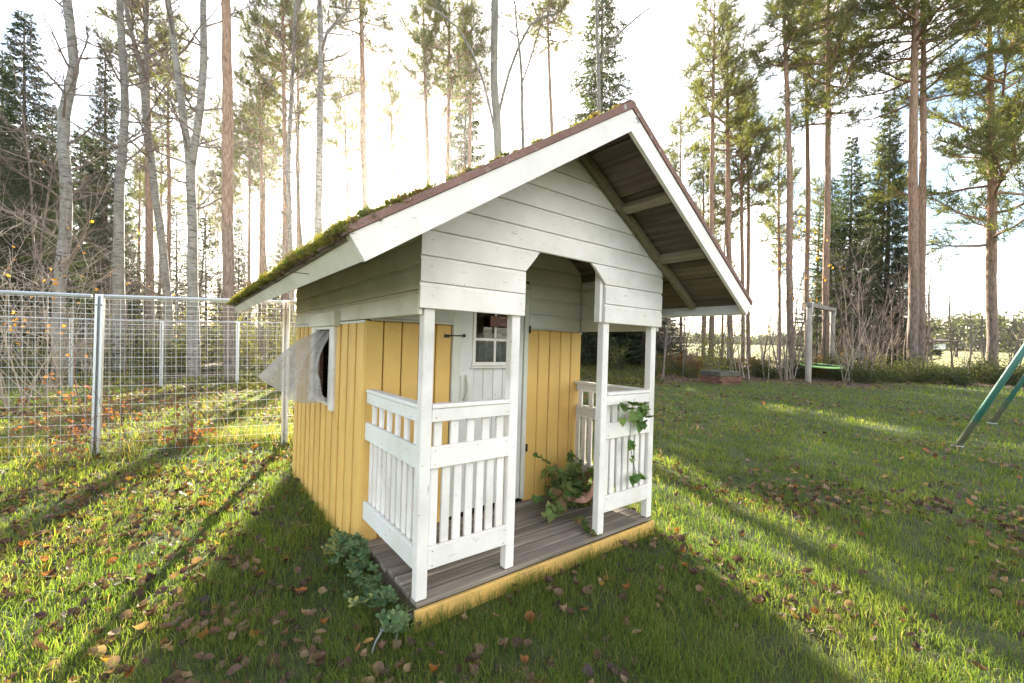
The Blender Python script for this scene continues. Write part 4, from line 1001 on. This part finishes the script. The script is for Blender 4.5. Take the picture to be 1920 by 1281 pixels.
shrub(1338, 15.5, 0, 'sunlit yellow-green young tree behind the fire pit', None, 1.1)
for i in range(9): shrub(rnd.uniform(1240, 1600), rnd.uniform(17, 21), 3, 'reddish brown autumn bush among the trunks behind the lawn', 'autumn bushes behind the lawn', rnd.uniform(.8, 1.3))

# distant treeline beyond the field: one far-off mass
def treeline():
    rg = np.random.default_rng(77); P = []; D_ = []; A_ = []
    for i in range(3000):
        th = rg.uniform(-1.2, 1.35); R0 = 170 + 40 * math.sin(th * 5) + rg.uniform(-8, 8); hgt = (4.2 + 3 * noise.noise((th * 9, 0, 0)) + rg.uniform(0, 2)) * (1.25 if th > .75 else .7)
        x, y = R0 * math.sin(th), R0 * math.cos(th)
        for k in range(20): f = rg.uniform(0, 1); P.append((x + rg.normal(0, 1.3) * (1.1 - f), y + rg.normal(0, 1.3) * (1.1 - f), gh(x, y) + f * hgt)); D_.append((0, 0, .4))
    V, F, C = spikes(np.array(P), np.array(D_) + rg.normal(0, .6, (len(P), 3)), 2, .8, .2, .6, (.035, .055, .024), (.12, .13, .045), rg)
    o = link('distant_treeline', np_mesh('distant_treeline', V, F, M['needle'], C)); tag(o, 'distant belt of trees beyond the open field', 'treeline', kind='stuff')
treeline()

# ------------------------------------------------------------------ grass, leaf litter, ground cover
gh_v = np.vectorize(gh); zone_v = np.vectorize(zone)
HMI_n = np.array(HMI)
def in_house(x, y, m=0.0):
    P = np.stack([x, y, np.zeros_like(x), np.ones_like(x)]); q = HMI_n @ P
    return (q[0] > -.03 - m) & (q[0] < W + .03 + m) & (q[1] > -.03 - m) & (q[1] < YB + m)
def polar(n, r0, r1, rg, a0=-1.08, a1=1.08, pw=0.0):
    r = r0 * (r1 / r0) ** rg.uniform(0, 1, n) if pw == 0 else np.sqrt(rg.uniform(r0 * r0, r1 * r1, n)); a = rg.uniform(a0, a1, n)
    x, y = r * np.sin(a), r * np.cos(a); k = ~in_house(x, y); return x[k], y[k], r[k]
def vnoise(x, y, s, o=0): return np.array([noise.noise((a * s, b * s, o)) for a, b in zip(x, y)])
def blades(x, y, z, hgt, wid, lean, cA, rg):
    n = len(x); a = rg.uniform(0, 6.283, n); ca, sa = np.cos(a), np.sin(a); la = rg.uniform(0, 6.283, n); lx, ly = np.cos(la) * lean, np.sin(la) * lean
    B = np.stack([x, y, z], 1); s = np.stack([ca, sa, np.zeros(n)], 1) * wid[:, None]
    m = B + np.stack([lx * hgt * .28, ly * hgt * .28, hgt * .62], 1); t = B + np.stack([lx * hgt, ly * hgt, hgt * np.clip(1.08 - .35 * lean, .4, 1)], 1)
    V = np.empty((n, 5, 3)); V[:, 0] = B - s; V[:, 1] = B + s; V[:, 2] = m - s * .75; V[:, 3] = m + s * .75; V[:, 4] = t
    i = np.arange(n)[:, None] * 5; F = np.concatenate([np.concatenate([i, i + 1, i + 3], 1), np.concatenate([i, i + 3, i + 2], 1), np.concatenate([i + 2, i + 3, i + 4], 1)])
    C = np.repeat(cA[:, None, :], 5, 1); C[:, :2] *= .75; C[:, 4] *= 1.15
    return V.reshape(-1, 3), F, np.clip(C.reshape(-1, 3), 0, 1)
def grass():
    rg = np.random.default_rng(21); x, y, r = polar(430000, .85, 21, rg)
    nz = vnoise(x, y, 1.1); nz2 = vnoise(x, y, 3.7, 5); zn = zone_v(x, y)
    keep = rg.uniform(0, 1, len(x)) < np.clip(.74 + .95 * nz2, .12, 1) * (1 - .93 * zn); x, y, r, nz, nz2 = x[keep], y[keep], r[keep], nz[keep], nz2[keep]; n = len(x)
    h = 1.15 * (.040 + .028 * rg.uniform(0, 1, n) ** 1.5 + .022 * np.clip(nz + .2, 0, 1) + .02 * np.clip(nz2, 0, 1)) * rg.uniform(.6, 1.25, n)
    near = in_house(x, y, .06); h = np.where(near, h * 1.5, h)
    w = .0011 * np.maximum(1, r / 2.0) ** .95 * rg.uniform(.7, 1.3, n)
    t = rg.uniform(0, 1, (n, 1)); g1, g2, g3, dry = (np.array(c) for c in ((.085, .155, .030), (.155, .235, .045), (.24, .275, .058), (.34, .29, .12)))
    c = g1 * (1 - t) + g2 * t; k = np.clip(.5 + nz[:, None] * 1.0, 0, 1) * .5; c = c * (1 - k) + g3 * k; d = rg.uniform(0, 1, (n, 1)) < .07; c = np.where(d, dry, c) * rg.uniform(.8, 1.2, (n, 1))
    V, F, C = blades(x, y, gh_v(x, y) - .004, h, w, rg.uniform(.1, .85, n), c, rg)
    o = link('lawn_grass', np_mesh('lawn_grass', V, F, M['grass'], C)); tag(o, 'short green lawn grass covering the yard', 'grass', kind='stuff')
grass()
def tall_grass():
    rg = np.random.default_rng(22); X = []; Y_ = []
    A_, B_ = on_ground(181, 858), on_ground(534, 835); d = B_ - A_
    for i in range(9000):
        t = rg.uniform(-1.2, 2.0); o = rg.normal(.15, .22) + (rg.uniform(0, 3.5) if rg.uniform() < .3 else 0); p = A_ + d * t; nrm = Vector((-d.y, d.x, 0)).normalized(); q = p + nrm * o
        if noise.noise((q.x * 1.5, q.y * 1.5, 9)) > -.12: X.append(q.x); Y_.append(q.y)
    x, y = np.array(X), np.array(Y_); k = ~in_house(x, y, .05); x, y = x[k], y[k]; n = len(x)
    t = rg.uniform(0, 1, (n, 1)); c = np.where(t < .5, np.array([[.11, .17, .035]]), np.array([[.30, .24, .09]])) * rg.uniform(.7, 1.25, (n, 1))
    V, F, C = blades(x, y, gh_v(x, y) - .01, rg.uniform(.10, .32, n), rg.uniform(.0016, .0034, n), rg.uniform(.3, 1.1, n), c, rg)
    o = link('tall_grass', np_mesh('tall_grass', V, F, M['grass'], C)); tag(o, 'tangled tall dry grass along the foot of the mesh fence', 'grass', kind='stuff')
tall_grass()
LEAFC = [(.085, .048, .038), (.145, .085, .055), (.20, .13, .082), (.30, .115, .035), (.29, .195, .11), (.40, .23, .06), (.06, .036, .038)]
def litter():
    rg = np.random.default_rng(23)
    x1, y1, r1 = polar(17000, 4.0, 14, rg, pw=1); d = vnoise(x1, y1, .8, 2); k = rg.uniform(0, 1, len(x1)) < np.clip(.30 + 1.5 * d + .25 * (x1 < -.3), .05, 1); x1, y1 = x1[k], y1[k]
    x2, y2, r2 = polar(30000, 8, 26, rg); z = zone_v(x2, y2); k = rg.uniform(0, 1, len(x2)) < z * .9; x2, y2 = x2[k], y2[k]
    x3, y3 = rg.uniform(-9, -1.5, 6000), rg.uniform(6.5, 10.5, 6000); d = vnoise(x3, y3, .6, 4); k = (d > -.05) & ~in_house(x3, y3); x3, y3 = x3[k], y3[k]
    x, y = np.concatenate([x1, x2, x3]), np.concatenate([y1, y2, y3]); n = len(x); r = np.hypot(x, y)
    s = rg.uniform(.014, .028, n) * (1 + .25 * np.clip(r - 9, 0, 6) / 6); a = rg.uniform(0, 6.283, n); tilt = rg.normal(0, .38, (n, 2)); el = rg.uniform(1.2, 1.9, n); cu = rg.uniform(-.1, .55, n)
    loc = np.stack([np.stack([-s * el, 0 * s, cu * s], 1), np.stack([0 * s, s, cu * s * .8], 1), np.stack([s * el, 0 * s, cu * s * 1.2], 1), np.stack([0 * s, -s, cu * s * .8], 1), np.zeros((n, 3))], 1)
    ca, sa = np.cos(a)[:, None], np.sin(a)[:, None]; X = loc[:, :, 0] * ca - loc[:, :, 1] * sa; Yv = loc[:, :, 0] * sa + loc[:, :, 1] * ca; Z = loc[:, :, 2] + X * tilt[:, :1] + Yv * tilt[:, 1:]
    zb = gh_v(x, y) + rg.uniform(.012, .045, n); V = np.stack([X + x[:, None], Yv + y[:, None], Z + zb[:, None]], 2).reshape(-1, 3)
    i = np.arange(n)[:, None] * 5; F = np.concatenate([np.concatenate([i + p, i + q, i + 4], 1) for p, q in ((0, 1), (1, 2), (2, 3), (3, 0))])
    C = np.repeat((np.array(LEAFC)[rg.choice(7, n, p=[.24, .28, .2, .06, .1, .02, .10])] * rg.uniform(.65, 1.25, (n, 1)))[:, None, :], 5, 1).reshape(-1, 3)
    o = link('leaf_litter', np_mesh('leaf_litter', V, F, M['dryleaf'], C)); tag(o, 'brown and tan fallen leaves strewn over lawn and forest floor', 'fallen leaves', kind='stuff')
litter()
def leaf_mesh(name, ln, wd, cols, seed, curl=.35, serr=0.0, heart=0.0, n=7, fold=.25, m=None):
    """one leaf lying along +x from the stalk, real curled surface"""
    rg = np.random.default_rng(seed); V = []; F = []; C = []
    for i in range(n + 1):
        t = i / n; w = wd * (math.sin(math.pi * min(1, t * 1.0 + .02) ** (.78 - .25 * heart)) ** 1.15) * (1 + serr * (1 if i % 2 else -1)); w = max(w, .0015)
        zc = curl * ln * (t - .5) ** 2 - (curl * .1 * ln); sx = -heart * ln * .16 if i in (1, 2) else 0
        for s in (-1, 0, 1): V.append((t * ln + (sx if s else 0), s * w, zc + abs(s) * fold * w + rg.normal(0, .02 * wd) + (curl * .5 * w * (s * s)))); C.append(np.array(cols) * rg.uniform(.75, 1.25))
    for i in range(n):
        for s in range(2): a = i * 3 + s; F.append((a, a + 1, a + 4, a + 3))
    return np_mesh(name, np.array(V), np.array(F), m or M['dryleaf'], np.clip(np.array(C), 0, 1), True)
def single_leaves():
    rg = np.random.default_rng(24)
    names = ['dark purplish brown', 'mid brown', 'pale tan', 'rusty orange', 'light straw-coloured', 'golden yellow', 'blackish brown']; p = [.25, .30, .19, .04, .11, .02, .09]
    VAR = [[leaf_mesh('fallen_leaf', .062, .023, LEAFC[i], 40 + i * 3 + j, curl=[.5, 1.3, 2.2][j], serr=.05) for j in range(3)] for i in range(7)]
    x, y, r = polar(7000, 1.3, 5.6, rg, -.98, .98, pw=1); d = vnoise(x, y, .9, 2); k = rg.uniform(0, 1, len(x)) < np.clip(.16 + 1.5 * d + .42 * (x < -.3), .035, 1); x, y, r = x[k], y[k], r[k]
    o_ = np.argsort(r)[:300]
    for i in o_:
        c = rg.choice(7, p=p); j = rg.integers(0, 3); s = rg.uniform(.55, 1.1)
        o = link('fallen_leaf', VAR[c][j], None, (x[i], y[i], gh(x[i], y[i]) + rg.uniform(.015, .046)), (rg.normal(0, .45), rg.normal(0, .4), rg.uniform(0, 6.28)), (s, s, s))
        tag(o, f'{names[c]} {["flat", "curled", "tightly rolled"][j]} fallen leaf lying in the lawn grass', 'leaf', f'{names[c]} {["flat", "curled", "rolled"][j]} leaves on the lawn')
    # the others of the same size further out stay one object with the litter
    rest = np.argsort(r)[300:]; V0 = []; F0 = []; C0 = []
    for i in rest:
        c = rg.choice(7, p=p); me = VAR[c][rg.integers(0, 3)]; nv = len(me.vertices); co = np.empty(nv * 3, np.float32); me.vertices.foreach_get('co', co); s = rg.uniform(.55, 1.1)
        Mx = np.array(Matrix.LocRotScale(Vector((x[i], y[i], gh(x[i], y[i]) + rg.uniform(.015, .046))), Matrix.Rotation(rg.uniform(0, 6.28), 3, 'Z') @ Matrix.Rotation(rg.normal(0, .45), 3, 'X') @ Matrix.Rotation(rg.normal(0, .4), 3, 'Y'), Vector((s, s, s))))
        b0 = sum(len(v) for v in V0); V0.append(co.reshape(-1, 3) @ Mx[:3, :3].T + Mx[:3, 3]); fi = np.array([list(q.vertices) for q in me.polygons]); F0.append(fi + b0); C0.append(np.repeat((np.array(LEAFC[c]) * rg.uniform(.7, 1.25))[None], nv, 0))
    o = link('scattered_leaves', np_mesh('scattered_leaves', np.concatenate(V0), np.concatenate(F0), M['dryleaf'], np.clip(np.concatenate(C0), 0, 1))); tag(o, 'many curled brown leaves scattered over the lawn around the playhouse', 'fallen leaves', kind='stuff')
single_leaves()
def clover():
    rg = np.random.default_rng(25); x, y, r = polar(26000, 1.0, 7, rg); d = vnoise(x, y, 1.3, 8); k = d > .02; x, y, r = x[k], y[k], r[k]; n = len(x); P = np.stack([x, y, gh_v(x, y) + rg.uniform(.012, .034, n)], 1)
    V, F, C = spikes(P, np.tile([0, 0, .35], (n, 1)) + rg.normal(0, .8, (n, 3)) * [1, 1, .2], 3, .012, .0055, .9, (.035, .085, .025), (.10, .17, .05), rg); V.reshape(-1, 4, 3)
    o = link('clover_cover', np_mesh('clover_cover', V, F, M['leaf'], C)); tag(o, 'low clover and weeds growing through the lawn', 'clover', kind='stuff')
clover()
def ground_cover():
    rg = np.random.default_rng(26); x, y, r = polar(60000, 10, 34, rg); z = zone_v(x, y); d = vnoise(x, y, .45, 6); k = (rg.uniform(0, 1, len(x)) < z) & (d > -.25) & (r > 11.5); k &= ~((x > 5) & (y < 16.3)); x, y, r, d = x[k], y[k], r[k], d[k]; n = len(x)
    P = np.stack([x, y, gh_v(x, y) + rg.uniform(.0, .22, n) * np.clip(.5 + d, .2, 1)], 1); V, F, C = spikes(P, np.tile([0, 0, .8], (n, 1)) + rg.normal(0, .6, (n, 3)), 3, .10, .022, .6, (.045, .065, .018), (.17, .17, .045), rg)
    o = link('forest_undergrowth', np_mesh('forest_undergrowth', V, F, M['leaf'], C)); tag(o, 'bilberry and moss undergrowth covering the forest floor', 'undergrowth', kind='stuff')
ground_cover()

# ------------------------------------------------------------------ plants by the house
GREENS = [(.11, .19, .05), (.17, .24, .07), (.25, .30, .10), (.085, .15, .04), (.26, .17, .08)]
HEART = [leaf_mesh('leaf', .075, .031, g, 60 + i, curl=.5, serr=.10, heart=1, n=8, fold=.2, m=M['leaf']) for i, g in enumerate(GREENS)]
def leafy(name, label, cat, stems, leaves, mt=None):
    """stems: list of point lists (house frame); leaves: (pos, dir, scale, mesh)"""
    t = thing(name, HM @ Vector(stems[0][0]), label, cat); t.rotation_euler = HR.to_euler(); o0 = Vector(stems[0][0])
    b = MB()
    for s in stems: b.tube([Vector(p) - o0 for p in s], np.linspace(.0032, .0014, len(s)), 5, False)
    obj('stem', b, mt or M['greenstem'], t, fix=False)['kind'] = 'stuff'
    for (p, d, s, me) in leaves:
        d = Vector(d).normalized(); x = d; up = Vector((rnd.uniform(-.5, .5), rnd.uniform(-1, .1), 1)); zc = (up - x * up.dot(x)).normalized(); yv = zc.cross(x); R3 = Matrix((x, yv, zc)).transposed()
        o = link('leaf', me, t, Vector(p) - o0, R3.to_euler(), (s, s, s))
    return t
M['greenstem'] = plain('green_stem', (.10, .12, .04), .7, 0, .3, 20, 0)
def heap():
    rg = random.Random(31); c = hp(1068, 950, 2, 0.0); stems = []; lv = []
    spots = []
    for i in range(27):
        u = rg.uniform(1008, 1112); v = rg.uniform(846, 925) if i < 19 else rg.uniform(925, 965); y = rg.uniform(.50, .70) if i < 19 else rg.uniform(.30, .55); y = min(y, D - .06)
        tip = hp(u, v, 1, y); base = Vector((c.x + rg.uniform(-.05, .12), c.y + rg.uniform(-.05, .1), .012)); mid = (base + tip) / 2 + Vector((0, 0, .06)); tip.z = max(tip.z, .02)
        q = [base.lerp(mid, k / 3) for k in range(3)] + [mid.lerp(tip, k / 3) for k in range(4)]; stems.append(q)
        for k in range(1, 7):
            for _ in range(2):
                p = q[k] + Vector((rg.uniform(-.02, .02), rg.uniform(-.02, .02), 0)); lv.append((p, (rg.uniform(-1, 1), rg.uniform(-1, .3), rg.uniform(-.9, .25)), rg.uniform(.6, 1.45), rg.choice(HEART + HEART[1:3])))
    for (u0, v0, u1, v1) in ((1060, 965, 1110, 1000), (1075, 968, 1095, 992)):     # runners trailing over the deck edge
        a, b_ = hp(u0, v0, 2, .02), hp(u1, v1, 2, .015); q = [a.lerp(b_, k / 4) + Vector((0, 0, .02 * math.sin(k * .78))) for k in range(5)]; stems.append(q)
        for k in range(2, 5):
            for _ in range(2): lv.append((q[k], (rg.uniform(-.6, .9), rg.uniform(-1, -.1), rg.uniform(-.3, .2)), rg.uniform(.7, 1.1), rg.choice(HEART)))
    leafy('wilted_plant', 'uprooted wilting green plant heaped on the porch floor', 'plant', stems, lv)
heap()
def vine():
    rg = random.Random(32); lv = []; st = []
    pts = [hp(u, v, 1, -.012) for u, v in ((1196, 905), (1190, 880), (1184, 850), (1181, 828), (1183, 800), (1182, 770), (1190, 748))]; st.append(pts)
    for (u, v, n, s, sp) in ((1183, 770, 13, 1.25, 22), (1200, 768, 7, 1.2, 12), (1205, 790, 4, 1.2, 8), (1182, 832, 4, .95, 7), (1184, 858, 3, .55, 4), (1190, 892, 7, .95, 9)):
        for i in range(n): lv.append((hp(u + rg.uniform(-sp, sp), v + rg.uniform(-sp * .7, sp * .7), 1, rg.uniform(-.075, -.02)), (rg.uniform(-.9, 1), rg.uniform(-.6, .0), rg.uniform(-1.1, .35)), s * rg.uniform(.7, 1.15), rg.choice(HEART[:2] + HEART[3:4])))
    leafy('climbing_vine', 'green serrated vine climbing through the porch railing', 'vine', st, lv)
vine()
def lobed_leaf(seed, c, r=.03):
    rg = np.random.default_rng(seed); V = [(0, 0, 0)]; C = [np.array(c) * .8]; n = 27
    for i in range(n):
        a = -2.3 + 4.6 * i / (n - 1); k = .34 + .66 * abs(math.cos(a * 1.95)) ** .8 - (.12 if i % 2 else 0); V.append((r * k * math.cos(a) + .006, r * k * math.sin(a), .2 * r * k * k + rg.normal(0, .0012))); C.append(np.array(c) * rg.uniform(.8, 1.25))
    return np_mesh('leaf', np.array(V), np.array([(0, i, i + 1) for i in range(1, n)]), M['leaf'], np.array(C))
LOBE = [lobed_leaf(70 + i, c) for i, c in enumerate(((.10, .17, .07), (.14, .22, .095), (.17, .25, .11), (.42, .40, .13)))]
def columbine(u, v, n, hgt, spread, label, yel):
    rg = random.Random(int(u)); g = on_ground(u, v); c = HMI @ g; st = []; lv = []
    for i in range(n):
        a = rg.uniform(0, 6.28); l = spread * rg.uniform(.3, 1); tip = c + Vector((math.cos(a) * l, math.sin(a) * l, hgt * rg.uniform(.35, 1)))
        if tip.x > -.04 and tip.y > -.04: tip.x = -.05 - rg.uniform(0, .1)
        q = [c.lerp(tip, k / 3) + Vector((0, 0, .03 * math.sin(k))) for k in range(4)]; st.append(q)
        for k in range(3): an = a + (k - 1) * 1.2; lv.append((q[-1], (math.cos(an), math.sin(an), rg.uniform(-.35, .2)), rg.uniform(.65, 1.15), LOBE[3] if rg.random() < yel else rg.choice(LOBE[:3])))
    leafy('columbine_plant', label, 'plant', st, lv)
columbine(650, 1058, 30, .19, .15, 'yellowing columbine clump at the yellow wall corner', .45)
columbine(700, 1070, 38, .22, .15, 'blue-green columbine clump beside the porch deck end', .04)
columbine(722, 1128, 40, .11, .19, 'low blue-green columbine sprawling below the porch corner post', .06)
columbine(955, 1098, 12, .09, .07, 'small weed tuft against the yellow plinth board', .0)
# lichen covered twig on the grass
a0 = on_ground(772, 1172); b = MB()
def gp(u, v, z=.045): return on_ground(u, v) - a0 + Vector((0, 0, z))
b.tube([gp(772, 1172), gp(750, 1180, .05), gp(735, 1186), gp(716, 1204, .05), gp(704, 1222), gp(697, 1238, .03)], [.010, .009, .007, .005, .004, .003], 6); b.tube([gp(754, 1180), gp(748, 1196), gp(742, 1212, .03)], [.006, .004, .003], 5)
rg = random.Random(4)
for (u, v) in ((770, 1173), (764, 1176), (757, 1180), (744, 1186), (738, 1188), (732, 1190), (717, 1203)):
    for k in range(5): p = gp(u + rg.uniform(-3, 3), v + rg.uniform(-3, 3), .05); b.box(p, (.014, .009, .007), Matrix.Rotation(rg.uniform(0, 3), 3, 'Z'), .003)
M['lichen'] = plain('grey_lichen', (.27, .28, .27), .95, 0, .35, 60, .5)
tg = obj('lichen_twig', b, M['lichen'], None, a0); tag(tg, 'grey lichen-covered twig lying in the grass below the porch corner', 'twig')
# reddish brambles along the fence
for i, (u, v, lab) in enumerate(((215, 850, 'reddish bramble tangle at the foot of the nearer fence post'), (120, 830, 'brown bramble canes in front of the mesh fence'), (330, 842, 'low dry bramble between the near fence posts'))):
    g = on_ground(u, v); t = thing('bramble', g, lab, 'bramble'); rgn = np.random.default_rng(500 + i); b = MB()
    for k in range(9): a = rgn.uniform(0, 6.28); twigs(b, (rgn.uniform(-.2, .2), rgn.uniform(-.1, .1), 0), (math.cos(a) * .6, math.sin(a) * .4, 1), rgn.uniform(.4, .95) * (.6 if i == 2 else 1), .005, 2, rgn, -.7)
    obj('canes', b, M['cane'] if 'cane' in M else M.setdefault('cane', plain('bramble_cane', (.14, .06, .045), .8, 0, .3, 20, 0)), t, fix=False)['kind'] = 'stuff'
    n = 90; idx = rgn.integers(0, len(b.v), n); V, F, C = spikes(np.array([b.v[j] for j in idx]), rgn.normal(0, 1, (n, 3)), 2, .045, .016, .6, (.20, .08, .04), (.42, .17, .05), rgn); link('foliage', np_mesh('foliage', V, F, M['leaf'], C), t)['kind'] = 'stuff'
g = on_ground(196, 842); t = thing('curved_branch', g, 'dark curved bare shoot leaning on the near fence post', 'branch'); b = MB(); Yc = g.y - .05
sp = [CAM + ray(u, v) * Yc - g for u, v in ((200, 836), (176, 812), (160, 790), (148, 750), (138, 705), (140, 660), (128, 632))]; b.tube([p for p in sp], [.008, .0075, .007, .006, .005, .004, .003], 6); obj('shoot', b, M['cane'], t, smooth=True)

# doll lying under the wilted plant
def doll():
    c = hp(1092, 948, 2, 0.0); c.z = .03; t = Vector(c)
    J = [((0, 0, .035), .042), ((.05, .02, .035), .044), ((.10, .03, .037), .04), ((.14, .035, .04), .022), ((.185, .04, .05), .052), ((.21, .042, .055), .04),
         ((-.03, -.045, .032), .024), ((-.07, -.075, .05), .021), ((-.10, -.055, .022), .015), ((-.118, -.066, .03), .013),
         ((-.03, .04, .032), .024), ((-.06, .05, .085), .020), ((-.075, .035, .135), .014), ((-.08, .012, .15), .011),
         ((.115, -.03, .04), .018), ((.10, -.07, .07), .015), ((.085, -.075, .115), .011), ((.083, -.078, .14), .012)]
    E_ = [(0, 1), (1, 2), (2, 3), (3, 4), (4, 5), (0, 6), (6, 7), (7, 8), (8, 9), (0, 10), (10, 11), (11, 12), (12, 13), (2, 14), (14, 15), (15, 16), (16, 17)]
    for k in range(5): J.append(((.083 + (k - 2) * .008, -.08 - .004 * k, .163 - abs(k - 2) * .004), .0042)); E_.append((17, len(J) - 1))
    for k in range(4): J.append(((-.08 + (k - 1.5) * .007, -.002, .160), .0042)); E_.append((13, len(J) - 1))
    for k in range(4): J.append(((-.128, -.078 + .008 * k, .034), .0042)); E_.append((9, len(J) - 1))
    me = bpy.data.meshes.new('baby_doll'); me.from_pydata([j[0] for j in J], E_, []); me.materials.append(M['skin_doll'])
    o = link('baby_doll', me); o.matrix_world = HM @ Matrix.Translation(t) @ Matrix.Rotation(2.4, 4, 'Z')
    o.modifiers.new('skin', 'SKIN'); o.modifiers.new('sub', 'SUBSURF').render_levels = 2
    for i, j in enumerate(J): me.skin_vertices[0].data[i].radius = (j[1], j[1])
    me.skin_vertices[0].data[0].use_root = True
    tag(o, 'naked pink baby doll half hidden under the wilted plant on the porch', 'doll')
doll()

# ------------------------------------------------------------------ thin haze volume added for a glow round the sun
def haze():
    b = MB(); b.box((0, 0, 14), (640, 640, 32)); me = b.mesh('haze'); fix_normals(me); m = bpy.data.materials.new('haze_air'); m.use_nodes = True; nt = m.node_tree; nt.nodes.clear()
    out = nt.nodes.new('ShaderNodeOutputMaterial'); pv = nt.nodes.new('ShaderNodeVolumePrincipled'); pv.inputs['Density'].default_value = .00042; pv.inputs['Anisotropy'].default_value = .82; pv.inputs['Color'].default_value = (1, .97, .92, 1)
    nt.links.new(pv.outputs[0], out.inputs['Volume']); me.materials.append(m); o = link('haze', me); tag(o, 'thin haze added for the glow round the sun', 'haze', kind='stuff')
haze()
